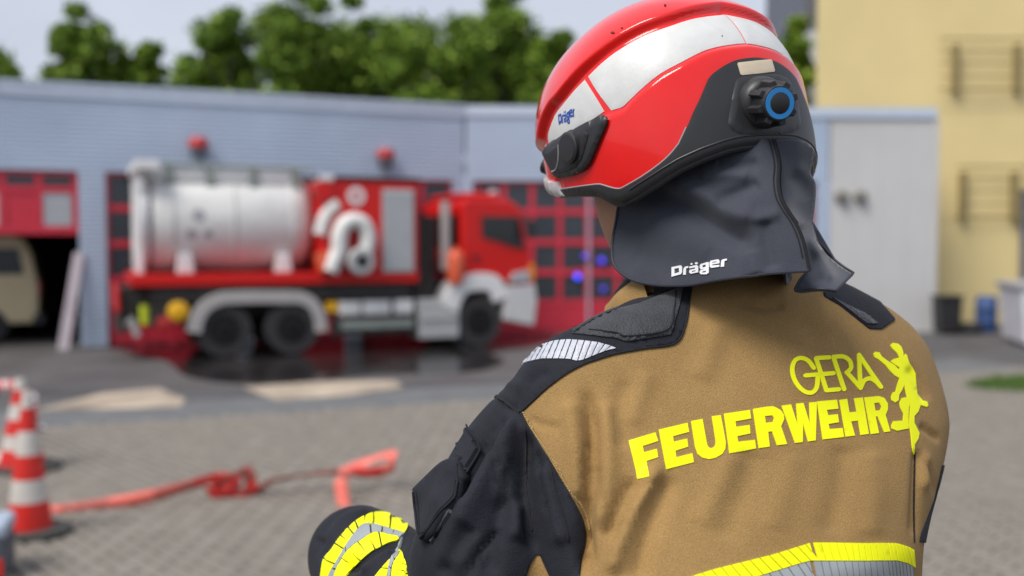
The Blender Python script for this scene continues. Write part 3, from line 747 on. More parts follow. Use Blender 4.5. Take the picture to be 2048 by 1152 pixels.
MB().tube(h2, [.10 + (.012 if i % 2 else 0) for i in range(len(h2))], 18).build('ribbed_hose', m_hose, truck, smooth=True, local=True)
MB().tube([(tx(642, 500), -.03, tz(642, 505)), (tx(652, 520), -.08, tz(652, 540))], .14, 14).build('hose_end', m_bottle, truck, smooth=True, local=True)
# side guard and white lockers between the axles
for a, b in ((680, 722), (727, 782), (790, 827)):
    tb('side_locker_white', tx(a), tx(b), .02, .55, tz(750, 629), tz(750, 602), m_white)
tb('side_guard', tx(664), tx(832), .0, .06, tz(750, 668), tz(750, 632), m_chassis)
tb('guard_bar', tx(682), tx(826), -.03, -.002, tz(750, 657), tz(750, 641), m_gg)
tb('bracket', tx(655), tx(678), .06, .4, tz(665, 625), tz(665, 605), m_yel)
tb('fuel_tank', tx(690), tx(830), .1, .65, tz(750, 632), z_b0 - .27, m_chassis)
# between box and cab
MB().tube([(tx(866), .7, .7), (tx(866), .7, tz(866, 420))], .10, 12).build('air_intake', m_chassis, truck, smooth=True, local=True)
tb('cab_gap_gear', tx(842), tx(885), .35, TW - .3, .6, tz(860, 430), m_chassis)
MB().tube([(tx(900), .22, tz(900, 540)), (tx(900), .22, tz(900, 402))], .085, 16).build('exhaust_stack', m_fend, truck, smooth=True, local=True)
MB().lathe([(.05, -.02), (.13, 0), (.145, .05), (.145, .46), (.11, .54), (.04, .58), (.04, .63)], (tx(911), -.02, tz(911, 566)), (0, 0, 1), 24).build('orange_bottle', m_bottle, truck, smooth=True, local=True)
# cab
xc0, xc1 = tx(926), tx(1062)
zc0, zc1 = tz(960, 548), tz(960, 398)
zw0, zw1 = tz(1000, 498), tz(1000, 428)
cabp = [(xc0, zc0 - .06), (xc1 - .02, zc0 - .25), (xc1 + .03, zc0 + .05), (xc1 - .02, zw0), (xc1 - .16, zw1 + .05), (xc1 - .28, zc1 - .06), (xc1 - .45, zc1), (xc0 + .1, zc1 + .02), (xc0, zc1 - .06)]
cab = MB().prism(cabp, 1, .02, TW - .02).build('cab', m_tred, truck, bevel=.05, local=True)
tb('roof_deflector', xc0 + .05, xc1 - .5, .2, TW - .2, zc1 + .025, zc1 + .12, m_tred, cab, .05)
wp = [(963, 432), (1038, 433), (1049, 498), (1026, 494), (1004, 486), (985, 480), (964, 474)]
MB().prism([(tx(*p), tz(*p)) for p in wp], 1, -.004, .03).build('side_window', m_cabglass, cab, local=True)
MB().prism([(TW * 0 + .18, zw0 + .03), (TW - .18, zw0 + .03), (TW - .22, zw1), (.22, zw1)], 0, xc0 - .012, xc0 + .02).build('rear_window', m_cabglass, cab, local=True)
sl = (xc1 - .16 - xc1 + .02) / (zw1 + .05 - zw0)
MB().add([(xc1 - .015, .14, zw0 + .04), (xc1 - .015, TW - .14, zw0 + .04), (xc1 - .15, TW - .18, zw1 + .03), (xc1 - .15, .18, zw1 + .03)], [(0, 1, 2, 3)]).build('windscreen', m_cabglass, cab, local=True)
tb('door_handle', tx(945), tx(958), -.02, .018, tz(950, 518), tz(950, 511), m_blk, cab, .005)
MB().prism([(tx(1046), tz(1046, 440)), (tx(1056), tz(1056, 440)), (tx(1056), tz(1056, 478)), (tx(1046), tz(1046, 478))], 1, -.32, -.2).build('mirror', m_blk, cab, bevel=.02, local=True)
m_fend2 = mat('bumper_paint', (0.56, 0.56, 0.56), 0.5, var=0.06)
arch([(884, 612), (897, 580), (918, 556), (950, 546), (985, 548), (1004, 562), (1016, 592)], .30, -.02, .5, 'front_mudguard', m_white)
tb('step_box', tx(838), tx(918), .0, .55, tz(880, 676), tz(880, 598), m_greym)
tb('step_tread', tx(842), tx(914), -.03, -.002, tz(880, 640), tz(880, 633), m_fend)
MB().prism([(tx(1006), tz(1006, 640)), (tx(1068), tz(1068, 652)), (tx(1074), tz(1074, 600)), (tx(1070), tz(1070, 568)), (tx(1012), tz(1012, 574))], 1, -.02, TW + .02).build('bumper', m_fend2, truck, bevel=.03, local=True)
tb('grille', xc1 - .01, xc1 + .06, .3, TW - .3, zc0 - .02, zw0 - .08, m_chassis, cab)
MB().prism([(tx(1018), tz(1018, 565)), (tx(1058), tz(1058, 565)), (tx(1056), tz(1056, 540)), (tx(1026), tz(1026, 546))], 1, -.035, .2).build('headlight', m_greypane, truck, bevel=.01, local=True)
tb('indicator', tx(1060), tx(1068), -.03, .15, tz(1064, 562), tz(1064, 528), m_orange)
for y in (.35, TW - .55):
    bc = MB().lathe([(.11, 0), (.11, .05), (.09, .16), (.03, .2)], (tx(1002), y, zc1 - .01), (0, 0, 1), 18).build('roof_beacon', m_greypane, cab, smooth=True, local=True)

# ------------------------------------------------------------------ cones and barrier tape
m_cred = mat('cone_red', (0.56, 0.012, 0.006), 0.5, var=0.1, vscale=8)
m_cwhite = mat('cone_white', (0.52, 0.49, 0.45), 0.5, var=0.08, vscale=8)
m_crub = mat('cone_rubber', (0.05, 0.05, 0.047), 0.8, var=0.2, vscale=9)
def cone(px, py, hpx, label):
    p = on_ground(px, py, .03); k = math.dist(p, (0, 0, H)); sc = p[1] / F; h = hpx * sc
    e = empty('traffic_cone', tuple(p), 0, label, 'traffic cone', 'red and white traffic cones')
    rb = 44 * sc; rt_ = 8 * sc
    sq = MB(); w = rb * 1.45; bb = []
    for q in range(8):
        a = q * math.pi / 4 + math.pi / 8; rr = w * (1.0 if q % 1 == 0 else 1); bb.append((math.cos(a) * rr * 1.02, math.sin(a) * rr * 1.02))
    sq.prism(bb, 2, .0, .045).xf(Matrix.Translation(p + np.array([.05, 0, 0])) @ Matrix.Rotation(.3, 4, 'Z')).build('base', m_crub, e, bevel=.01)
    R_ = lambda t: rb + (rt_ - rb) * t
    fr = [0.03, .05, .22, .38, .55, .72, .88, 1.0]; cols = [m_cred, m_cred, m_cwhite, m_cred, m_cwhite, m_cred, m_cwhite]
    for a, b, c in zip(fr[:-1], fr[1:], cols):
        MB().lathe([(R_(a), 0.0 + a * h + .02), (R_(b), b * h + .0195)], p, (0, 0, 1), 32, cap=(b == 1.0)).build('cone_band', c, e, smooth=True)
    return p, h
c1, h1 = cone(60, 1068, 285, 'nearest red and white traffic cone with tape running behind it')
c2, h2c = cone(44, 938, 178, 'farther traffic cone wrapped in red and white barrier tape')
m_tape = [mat('tape_red', (0.72, 0.04, 0.035), 0.4, var=0.12, vscale=5), mat('tape_salmon', (0.80, 0.17, 0.13), 0.4, var=0.12, vscale=5), mat('tape_white', (0.74, 0.70, 0.70), 0.35), mat('tape_dull', (0.50, 0.11, 0.085), 0.5)]
def ribbon(name, ctrl, w, cols, label, group=None, seglen=.28):
    """ctrl: (x,y,z, twist in radians: 0 = band stands upright)"""
    C = np.array(ctrl, float); S = spline(C, .04); P = S[:, :3]; tw = S[:, 3]; v = []; f = []; mi = []; s = 0
    for i in range(len(P)):
        t = P[min(i + 1, len(P) - 1)] - P[max(i - 1, 0)]; t /= np.linalg.norm(t) + 1e-9
        side = np.cross(t, (0, 0, 1)); side /= np.linalg.norm(side) + 1e-9; up = np.cross(side, t)
        if abs(t[2]) > .75: up = side = np.array([1., 0, 0])
        d = up * math.cos(tw[i]) + side * math.sin(tw[i]); v += [P[i] - d * w / 2, P[i] + d * w / 2]
    for i in range(len(P) - 1):
        s += np.linalg.norm(P[i + 1] - P[i]); f.append((2 * i, 2 * i + 1, 2 * i + 3, 2 * i + 2)); mi.append(cols[int(s / seglen) % len(cols)])
    o = mesh_obj(name, v, f, m_tape, None, True); o.data.polygons.foreach_set('material_index', mi)
    md = o.modifiers.new('thickness', 'SOLIDIFY'); md.thickness = .0012
    return tag(o, label, 'barrier tape', group)
def tp(px, py, Y, tw=0.0): return (*at(px, py, Y), tw)
ribbon('barrier_tape', [tp(-160, 1060, 6.05), tp(0, 1038, 6.35), tp(110, 1024, 6.5), tp(205, 1010, 6.6, 0), tp(300, 992, 6.7, .1), tp(400, 964, 6.85, .5), tp(432, 952, 6.9, .8),
    tp(470, 962, 6.9, .2), tp(440, 985, 6.88, .1), tp(425, 972, 6.86, .6), tp(470, 950, 6.9, .8), tp(496, 945, 6.95, .2), tp(500, 985, 6.95, 0), tp(455, 988, 6.9, .2), tp(510, 984, 6.98, .8),
    tp(545, 962, 7.0, 1.0), tp(610, 950, 7.05, 1.1), tp(680, 945, 7.1, .9), tp(735, 946, 7.0, .5), tp(776, 938, 7.02, .3), tp(789, 922, 7.06, .2), tp(776, 908, 7.16, 1.1), tp(720, 928, 7.16, 1.2), tp(690, 945, 6.9, .8),
    tp(683, 956, 6.75, .3), tp(683, 978, 6.70, 0), tp(686, 998, 6.68, 0), tp(688, 1012, 6.66, 0), tp(690, 1020, 6.65, 0)], .088, (1, 1, 1, 3, 1, 3, 0, 0, 3, 0, 3, 3, 1, 0, 1), 'long red barrier tape sagging from the near cone towards the sleeve')
ct = c2 + np.array([0, 0, h2c])
ribbon('barrier_tape', [tp(-90, 775, 9.0), tp(0, 772, 8.75), tp(25, 772, 8.3, .2), tp(48, 775, 8.0, .4), tp(58, 800, 7.92, 1.2), tp(60, 830, 7.85, 1.4), tp(72, 858, 7.8, .6), tp(55, 880, 7.72, .3), tp(20, 900, 7.8, .2), tp(-20, 922, 8.1, .2), tp(-100, 935, 8.5, 0)],
       .10, (2, 0, 2, 0), 'red and white barrier tape wound round the farther cone', None, .16)
# pale grey-blue case at the left edge
m_case = mat('pale_blue_case', (0.35, 0.42, 0.52), 0.5); m_case_d = mat('dark_blue_grey', (0.07, 0.08, 0.10), 0.6)
p = on_ground(-44, 1150, .03); e = empty('equipment_case', tuple(p), .3, 'grey-blue equipment case cut off by the left edge near the cones', 'case')
MB().box(-.2, .16, -.15, .15, .01, .22).build('body', m_case_d, e, bevel=.02, local=True)
MB().box(-.21, .165, -.16, .16, .223, .30).build('lid', m_case, e, bevel=.02, local=True)
MB().box(.05, .15, -.166, -.152, .02, .12).build('red_latch', m_cred, e, bevel=.005, local=True)

# ------------------------------------------------------------------ firefighter: materials
m_tan = mat('tan_aramid_cloth', (0.335, 0.207, 0.078), 0.8, var=0.10, vscale=9, weave=0.55, wscale=850, sheen=0.04, spec=0.15, bump=0.20, bscale=22)
m_navy = mat('navy_aramid_cloth', (0.013, 0.0145, 0.021), 0.78, var=0.35, vscale=14, weave=0.45, wscale=700, sheen=0.03, spec=0.25, bump=0.35, bscale=55)
m_pad = mat('coated_shoulder_pad', (0.030, 0.033, 0.040), 0.55, var=0.25, vscale=60, bump=0.5, bscale=500, sheen=0.2, spec=0.4)
m_flap = mat('grey_flap_cloth', (0.044, 0.049, 0.066), 0.78, var=0.15, vscale=12, weave=0.3, wscale=900, sheen=0.26, spec=0.2)
m_pipe = mat('flap_piping', (0.018, 0.020, 0.034), 0.6)
m_seam = mat('dark_seam', (0.008, 0.008, 0.011), 0.9)
m_hiviz = mat('fluorescent_yellow', (0.90, 0.93, 0.004), 0.6, var=0.03, vscale=20, spec=0.25)
m_silver = mat('retroreflective_silver', (0.33, 0.36, 0.37), 0.45, metal=0.15, var=0.12, vscale=25)
m_strip = mat('pale_reflective_strip', (0.46, 0.48, 0.54), 0.4, var=0.08, vscale=40, bump=0.3, bscale=260)
m_stitch = mat('tan_stitching', (0.42, 0.30, 0.13), 0.8)
m_hred = mat('helmet_red_lacquer', (0.78, 0.008, 0.006), 0.16, var=0.04, vscale=26, coat=0.7, spec=0.35, bump=0.012, bscale=50, rvar=0.06)
m_hwhite = mat('helmet_white_sheet', (0.60, 0.61, 0.60), 0.42, var=0.07, vscale=45, detail=9, bump=0.05, bscale=220)
m_hblack = mat('helmet_black_plastic', (0.024, 0.025, 0.027), 0.42, var=0.12, vscale=20, bump=0.06, bscale=700)
m_hline = mat('trim_line_grey', (0.30, 0.30, 0.31), 0.35)
m_cream = mat('cream_sticker', (0.62, 0.52, 0.38), 0.5, var=0.06, vscale=30)
m_ring = mat('blue_ring', (0.025, 0.25, 0.62), 0.4)
m_logo = mat('blue_print', (0.01, 0.06, 0.33), 0.45)
m_print = mat('white_print', (0.72, 0.73, 0.75), 0.5)
m_skin = mat('skin', (0.48, 0.24, 0.145), 0.5, var=0.08, vscale=30, bump=0.1, bscale=300)
m_visor = mat('clear_visor_edge', (0.75, 0.77, 0.78), 0.2, alpha=0.75)
m_hair = mat('short_hair', (0.05, 0.03, 0.018), 0.7)
m_glove = mat('dark_glove', (0.02, 0.02, 0.022), 0.7, bump=0.3, bscale=200)
m_bootm = mat('boot_leather', (0.012, 0.012, 0.013), 0.4)

person = empty('person', (0.30, 1.16, 0), 0, 'firefighter in tan and navy turnout jacket and red helmet, seen from behind', 'person')

# ------------------------------------------------------------------ torso frame
pF, pR = at(1275, 957, .92), at(1780, 862, 1.06)
AX_R = pR - pF; AX_R /= np.linalg.norm(AX_R)
AX_U = at(1480, 590, 1.055) - at(1640, 1152, .925); AX_U -= AX_R * (AX_U @ AX_R); AX_U /= np.linalg.norm(AX_U)
AX_N = np.cross(AX_R, AX_U)                       # out of the back
if AX_N[1] > 0: AX_N = -AX_N
O_T = at(1550, 830, .955)
def tor(s, t, n): return O_T + AX_R * s + AX_U * t + AX_N * n
def px_tor(px, py, n):
    r = ray(px, py); o = np.array([0, 0, H]); k = (n - (o - O_T) @ AX_N) / (r @ AX_N); p = o + r * k - O_T
    return p @ AX_R, p @ AX_U
right_px = [(1600, 560), (1650, 592), (1695, 612), (1760, 652), (1803, 685), (1832, 722), (1853, 775), (1868, 830), (1873, 872), (1862, 930), (1845, 990), (1826, 1045), (1812, 1100), (1805, 1160)]
left_px = [(1330, 560), (1275, 592), (1215, 634), (1160, 660), (1110, 682), (1070, 704), (1042, 740), (1032, 790), (1035, 850), (1030, 930), (1050, 1010), (1070, 1090), (1085, 1160)]
rs = np.array([px_tor(x, y, -.095) for x, y in right_px]); ls = np.array([px_tor(x, y, -.095) for x, y in left_px])
def lerp_t(arr, t):
    o = np.argsort(arr[:, 1]); return np.interp(t, arr[o, 1], arr[o, 0])
T_TOP = min(rs[:, 1].max(), ls[:, 1].max()) + .012; T_LOW = -.155
def superell(a, e): return math.copysign(abs(math.cos(a)) ** (2 / e), math.cos(a)), math.copysign(abs(math.sin(a)) ** (2 / e), math.sin(a))
def loft(secs, closed_caps=True):
    n = len(secs[0]); v = [p for s_ in secs for p in s_]; f = []
    for i in range(len(secs) - 1):
        for k in range(n): f.append((i * n + k, i * n + (k + 1) % n, (i + 1) * n + (k + 1) % n, (i + 1) * n + k))
    if closed_caps: f += [tuple(range(n))[::-1], tuple(range((len(secs) - 1) * n, len(secs) * n))]
    return v, f
secs = []; NS = 72
low_dir = np.array([0.02, 0.04, -1.0])
ups = np.concatenate([np.linspace(-.62, T_LOW, 14)[:-1], np.linspace(T_LOW, T_TOP, 44)])
for t in ups:
    tt = max(t, T_LOW); sr, sl_ = lerp_t(rs, tt), lerp_t(ls, tt)
    c, w = (sr + sl_) / 2, (sr - sl_) / 2
    k = np.clip((tt - .10) / (T_TOP - .10), 0, 1)
    d = .125 - .035 * k ** 1.3; nm = -.10 - .015 * k ** 2
    db = .105 - .030 * k ** 1.5                                 # back depth
    base = tor(0, tt, 0) + low_dir * max(0, T_LOW - t)
    ring = []
    ax_u_blend = np.clip((T_LOW - t) / .2, 0, 1)
    N_ = AX_N * (1 - ax_u_blend) + np.array([AX_N[0], AX_N[1], 0]) / np.linalg.norm(AX_N[:2]) * ax_u_blend; N_ /= np.linalg.norm(N_)
    for q in range(NS):
        a = 2 * math.pi * q / NS; cx_, sy_ = superell(a, 2.35)
        dep = db if sy_ > 0 else d
        ring.append(base + AX_R * (c + w * cx_) + N_ * (nm + dep * sy_))
    secs.append(ring)
tv, tf = loft(secs)
body = MB().add(tv, tf)
def limb(pts, rad, n=28, flat=None):
    P = spline(np.array(pts, float), .012); R_ = np.interp(np.linspace(0, 1, len(P)), np.linspace(0, 1, len(rad)), rad)
    body.tube([tuple(p) for p in P], list(R_), n)
# left arm: shoulder, upper arm, elbow below the frame, forearm reaching forward
S_L = at(1112, 838, 1.035); U1 = at(1030, 960, .985); U2 = at(985, 1110, .955); E_L = at(945, 1275, .965)
limb([at(1165, 790, 1.05), S_L, U1, U2, E_L], [.055, .064, .071, .080, .074])
W1 = at(845, 1240, 1.02); W2 = at(722, 1118, 1.17)
limb([E_L, at(910, 1280, .98), W1, at(775, 1165, 1.10), W2, at(716, 1108, 1.20)], [.070, .072, .066, .062, .062, .058])
# right arm, mostly hidden in front of the chest
S_R = at(1735, 810, 1.26); E_R = at(1738, 1085, 1.34); W_R = at(1560, 1150, 1.52)
limb([at(1720, 780, 1.2), S_R, at(1766, 965, 1.30), E_R], [.05, .056, .055, .052]); limb([E_R, at(1690, 1150, 1.44), W_R], [.066, .06, .055])

tmp = mesh_obj('jacket_form', body.v, body.f, m_tan)
rm = tmp.modifiers.new('r', 'REMESH'); rm.mode = 'VOXEL'; rm.voxel_size = .0048; rm.use_smooth_shade = True
sm = tmp.modifiers.new('s', 'SMOOTH'); sm.iterations = 14; sm.factor = .5
bpy.context.view_layer.update()
dg = bpy.context.evaluated_depsgraph_get()
jme = bpy.data.meshes.new_from_object(tmp.evaluated_get(dg)); bpy.data.objects.remove(tmp)
bm = bmesh.new(); bm.from_mesh(jme); bmesh.ops.triangulate(bm, faces=bm.faces); bm.to_mesh(jme); bm.free()
nv = len(jme.vertices); JV = np.empty(nv * 3); jme.vertices.foreach_get('co', JV); JV = JV.reshape(-1, 3)
JN = np.empty(nv * 3); jme.vertices.foreach_get('normal', JN); JN = JN.reshape(-1, 3)
nf = len(jme.polygons); JF = np.empty(nf * 3, int); jme.polygons.foreach_get('vertices', JF); JF = JF.reshape(-1, 3)
bpy.data.meshes.remove(jme)
JP = proj(JV)
view = JV - np.array([0, 0, H]); view /= np.linalg.norm(view, axis=1)[:, None]
facing = -(JN * view).sum(1)
vis_w = np.clip((facing + .15) / .35, 0, 1)

def folds(P, spec):
    d = np.zeros(len(P))
    for path, amp, sig in spec:
        q = spline(path, 12) if len(path) > 2 else np.array(path, float)
        dist, tt = seg_dist(q, P, closed=False)
        d += amp * np.exp(-(dist / sig) ** 2) * np.clip(np.minimum(tt, 1 - tt) * 7 + .12, 0, 1)
    return d
J_FOLDS = [   # (path in the photograph, height in metres, half width in pixels)
    ([(1172, 780), (1182, 830), (1186, 890), (1182, 960), (1174, 1040), (1168, 1150)], -.013, 15),
    ([(1205, 800), (1214, 870), (1214, 960), (1200, 1060)], .007, 20),
    ([(1140, 800), (1150, 900), (1162, 1000)], .006, 18),
    ([(1318, 930), (1285, 985), (1252, 1050), (1222, 1150)], .009, 15),
    ([(1345, 950), (1318, 1010), (1290, 1090), (1275, 1160)], -.007, 18),
    ([(1275, 960), (1245, 1010), (1215, 1080)], -.006, 16),
    ([(1255, 760), (1240, 830), (1246, 900)], -.003, 18), ([(1300, 745), (1275, 800), (1262, 850)], .003, 20),
    ([(1470, 905), (1440, 970), (1400, 1050)], .0025, 26), ([(1510, 900), (1490, 980), (1450, 1080)], -.0025, 28),
    ([(1590, 905), (1570, 980), (1545, 1060)], .002, 26), ([(1690, 890), (1680, 980), (1660, 1070)], -.003, 26),
    ([(1740, 900), (1745, 990), (1735, 1075)], .0025, 26), ([(1832, 900), (1828, 980), (1826, 1070)], -.005, 9), ([(1850, 905), (1846, 980)], .004, 10),
    ([(1855, 800), (1835, 760), (1815, 735)], -.004, 9), ([(1440, 640), (1420, 700), (1395, 760)], .003, 26), ([(1600, 640), (1640, 690)], -.003, 22),
    ([(1176, 880), (1168, 960), (1170, 1040)], -.005, 5), ([(1150, 985), (1172, 1060), (1190, 1130)], -.004, 6), ([(1195, 930), (1205, 1000), (1230, 1060)], -.004, 7),
    ([(1060, 838), (1085, 850), (1120, 855)], -.003, 7), ([(1300, 955), (1262, 1015), (1236, 1075)], -.004, 5),
    ([(1840, 850), (1868, 870), (1882, 880)], -.004, 7), ([(1835, 905), (1860, 950), (1868, 990)], -.003, 7), ([(1480, 600), (1520, 612), (1570, 610)], -.004, 12),
    ([(1020, 905), (1000, 960), (992, 1010)], .004, 6), ([(1068, 900), (1085, 960), (1098, 1030)], -.004, 6), ([(1000, 1060), (960, 1100), (935, 1150)], -.005, 7), ([(960, 860), (985, 900), (1000, 950)], -.003, 7),
    # sleeve
    ([(1040, 840), (985, 930), (930, 1030), (890, 1152)], .009, 22), ([(1010, 830), (955, 920), (915, 1000)], -.007, 18),
    ([(1052, 860), (1048, 960), (1056, 1060), (1070, 1100)], -.008, 15), ([(1090, 930), (1110, 1010), (1130, 1090)], .006, 18),
    ([(1010, 990), (985, 1080), (975, 1152)], -.006, 20), ([(1040, 1000), (1030, 1080)], .005, 16), ([(940, 1050), (905, 1110), (890, 1152)], -.008, 16),
    ([(985, 792), (1010, 808), (1040, 822)], -.004, 7), ([(1060, 780), (1030, 770), (1010, 772)], .003, 12),
    ([(1100, 745), (1070, 762), (1048, 785)], -.003, 10),
    # forearm
    ([(632, 1112), (658, 1048), (712, 1013), (772, 1022)], -.003, 5), ([(655, 1075), (690, 1035), (740, 1022)], .002, 6), ([(630, 1080), (650, 1085)], -.003, 6),
    ([(640, 1120), (700, 1050), (780, 1030)], -.004, 9), ([(690, 1140), (760, 1090), (812, 1085)], -.010, 14), ([(725, 1148), (790, 1105)], .005, 9),
]
dsp = folds(JP, J_FOLDS) * vis_w * np.where(signed(np.array([(1044, 826), (1173, 1066), (1160, 1200), (500, 1200), (500, 700), (985, 785)]), JP) > 0, 1.5, 1.1)
# soft random drape
rngf = np.random.default_rng(3); drape = np.zeros(nv)
for k in range(26):
    kv = rngf.normal(size=3); kv /= np.linalg.norm(kv); fr = rngf.uniform(18, 70); drape += np.sin(JV @ kv * fr + rngf.uniform(0, 6.28)) * (.00055 * 22 / fr)
JV = JV + JN * (dsp + drape)[:, None]
JP = proj(JV)

def split_by(V, N, Fc, val):
    """cuts a triangle mesh along val = 0 and returns the two sides"""
    out = []
    pos = val > 0
    for side in (True, False):
        vm = {}; nvx = []; nnx = []; ff = []
        def vid(i):
            if i not in vm: vm[i] = len(nvx); nvx.append(V[i]); nnx.append(N[i])
            return vm[i]
        def cut(i, j):
            k = (min(i, j), max(i, j))
            if k not in vm:
                a, b = k; t = val[a] / (val[a] - val[b]); vm[k] = len(nvx); nvx.append(V[a] + (V[b] - V[a]) * t); nnx.append(N[a] + (N[b] - N[a]) * t)
            return vm[k]
        cnt = pos[Fc].sum(1) if side else (~pos)[Fc].sum(1)
        for fi in np.where(cnt == 3)[0]: ff.append(tuple(vid(int(i)) for i in Fc[fi]))
        for fi in np.where((cnt == 1) | (cnt == 2))[0]:
            tri = [int(i) for i in Fc[fi]]; poly = []
            for a in range(3):
                i, j = tri[a], tri[(a + 1) % 3]
                if pos[i] == side: poly.append(vid(i))
                if pos[i] != pos[j]: poly.append(cut(i, j))
            ff.append(tuple(poly))
        out.append((np.array(nvx), np.array(nnx), ff))
    return out
BORDER_A = [(1390, 545), (1383, 575), (1378, 605), (1370, 650), (1350, 687), (1285, 698), (1231, 708), (1198, 718), (1167, 729), (1132, 748), (1097, 774), (1074, 795), (1044, 824)]
BORDER_B = [(1044, 826), (1069, 872), (1096, 913), (1120, 954), (1144, 995), (1164, 1032), (1173, 1066), (1171, 1093), (1161, 1152), (1158, 1330)]
dark1 = np.vstack([spline(BORDER_A[1:5], 8), spline(BORDER_A[4:], 8), spline(BORDER_B, 8), [(1150, 1700), (300, 1700), (300, 545), (1200, 545)]])
dark2 = np.array([(1877, 962), (1868, 1000), (1852, 1042), (1842, 1066), (1838, 1085), (2100, 1085), (2100, 900), (1884, 930)])
dark3 = np.array([(1646, 592), (1680, 612), (1738, 658), (1762, 659), (1790, 640), (1720, 560), (1650, 560)])
gusset = np.array([(1077, 1103), (1060, 1127), (1052, 1152), (1040, 1200), (1120, 1200), (1101, 1152)])
val = np.maximum(np.maximum(signed(dark1, JP), signed(dark2, JP)), signed(dark3, JP))
val = np.minimum(val, -signed(gusset, JP))
val[np.abs(val) < 1e-4] = 1e-4
(dv, dn, dfc), (lv, ln, lfc) = split_by(JV, JN, JF, val)
jacket = mesh_obj('jacket', lv, lfc, m_tan, person, True); jacket['label'] = 'tan back of the turnout jacket'
JS = Surf(JV, JF)
def islands(nv_, faces):
    p = list(range(nv_))
    def find(i):
        while p[i] != i: p[i] = p[p[i]]; i = p[i]
        return i
    for f in faces:
        r = find(f[0])
        for k in f[1:]: p[find(k)] = r
    d = {}
    for f in faces: d.setdefault(find(f[0]), []).append(f)
    return sorted(d.values(), key=len, reverse=True)
for k_, isl in enumerate(islands(len(dv), dfc)):
    if len(isl) < 40: continue
    ids = sorted({i for f in isl for i in f}); mp_ = {i: j for j, i in enumerate(ids)}
    o_ = mesh_obj('navy_panel', dv[ids] + dn[ids] * .0016, [tuple(mp_[i] for i in f) for f in isl], m_navy, jacket, True)
    if k_ == 0: o_['label'] = 'navy sleeve and shoulder panel'
    md = o_.modifiers.new('thickness', 'SOLIDIFY'); md.thickness = .003; md.offset = -1

# seams, stitching
surf_tube('seam', spline(BORDER_A[1:], 6), JS, .0011, m_seam, jacket, 5, .0012)
def stitches(path, m, gap=5.2, ln_=3.2, r=.0007, lift=.0022):
    pts = dense(spline(path, 3), 1.0, False); mb = MB(); s = 0; i = 0
    while i + int(ln_) < len(pts):
        L = []
        for k in (i, i + int(ln_ / 2), i + int(ln_)):
            l, n_ = JS.hit(*pts[k]); L.append(np.array(l) + np.array(n_) * lift)
        mb.tube(L, r, 5); i += int(gap)
    return mb.build('stitching', m, jacket, smooth=True)
stitches([(1049, 826), (1074, 870), (1101, 911), (1125, 952), (1149, 993), (1167, 1028), (1175, 1058)], m_stitch)
surf_tube('sleeve_seam', [(1043, 826), (1025, 812), (1000, 795), (986, 788)], JS, .0016, m_seam, jacket, 5, .0018)
surf_tube('sleeve_seam', [(1052, 850), (1050, 930), (1058, 1010), (1066, 1060)], JS, .0013, m_seam, jacket, 5, .0016)
surf_tube('sleeve_seam', [(1098, 930), (1112, 990), (1128, 1040), (1136, 1080)], JS, .0009, m_seam, jacket, 5, .0016)
surf_tube('back_seam', [(1829, 905), (1828, 960), (1827, 1020), (1828, 1085)], JS, .0009, m_seam, jacket, 5, .0004)

# shoulder pads
pad1 = [(1240, 622), (1280, 612), (1325, 594), (1366, 578), (1358, 614), (1339, 671), (1253, 685), (1228, 678), (1146, 671), (1175, 652), (1205, 636)]
patch('shoulder_pad', pad1, JS, m_pad, jacket, off=.0055, spacing=7, edge=.002)
surf_tube('pad_stitch', [(1352, 590), (1346, 622), (1331, 664), (1254, 677), (1230, 671), (1180, 667)], JS, .0008, m_seam, jacket, 5, .0056)
surf_tube('pad_fold', [(1150, 670), (1180, 651), (1210, 636), (1240, 624)], JS, .0018, m_pad, jacket, 5, .005)
pad2 = [(1662, 598), (1690, 612), (1720, 626), (1752, 648), (1742, 650), (1728, 648), (1690, 618)]
patch('shoulder_pad', pad2, JS, m_pad, jacket, off=.0045, spacing=6)

# segmented pale strip on the shoulder
st_top = np.array([(1041, 731), (1057, 711), (1081, 694), (1111, 685), (1137, 682.5), (1170, 684), (1196, 687), (1219, 693), (1232, 698)])
st_bot = np.array([(1041, 733), (1057, 726), (1085, 719.5), (1121, 719), (1142, 720), (1153, 723.5), (1165, 722), (1191, 711), (1214, 702), (1232, 698.5)])
xt = [1048, 1062, 1073, 1083, 1093, 1100, 1111, 1122, 1134, 1145, 1157, 1170, 1183, 1196, 1209, 1221, 1232]
xb = [1044, 1048, 1056, 1064, 1074, 1083, 1095, 1107, 1119, 1131, 1144, 1156, 1169, 1183, 1196, 1209, 1230]
def yt(x): return np.interp(x, st_top[:, 0], st_top[:, 1])
def yb(x): return np.interp(x, st_bot[:, 0], st_bot[:, 1])
for k in range(len(xt) - 1):
    a, b, c, d_ = xt[k] + 1, xt[k + 1] - 1.2, xb[k + 1] - 1.2, xb[k] + 1
    if yb(c) - yt(b) < 1: continue
    patch('reflective_segment', [(a, yt(a)), ((a + b) / 2, yt((a + b) / 2)), (b, yt(b)), (c, yb(c)), ((c + d_) / 2, yb((c + d_) / 2)), (d_, yb(d_))], JS, m_strip, jacket, off=.0034, spacing=6, edge=.0006)

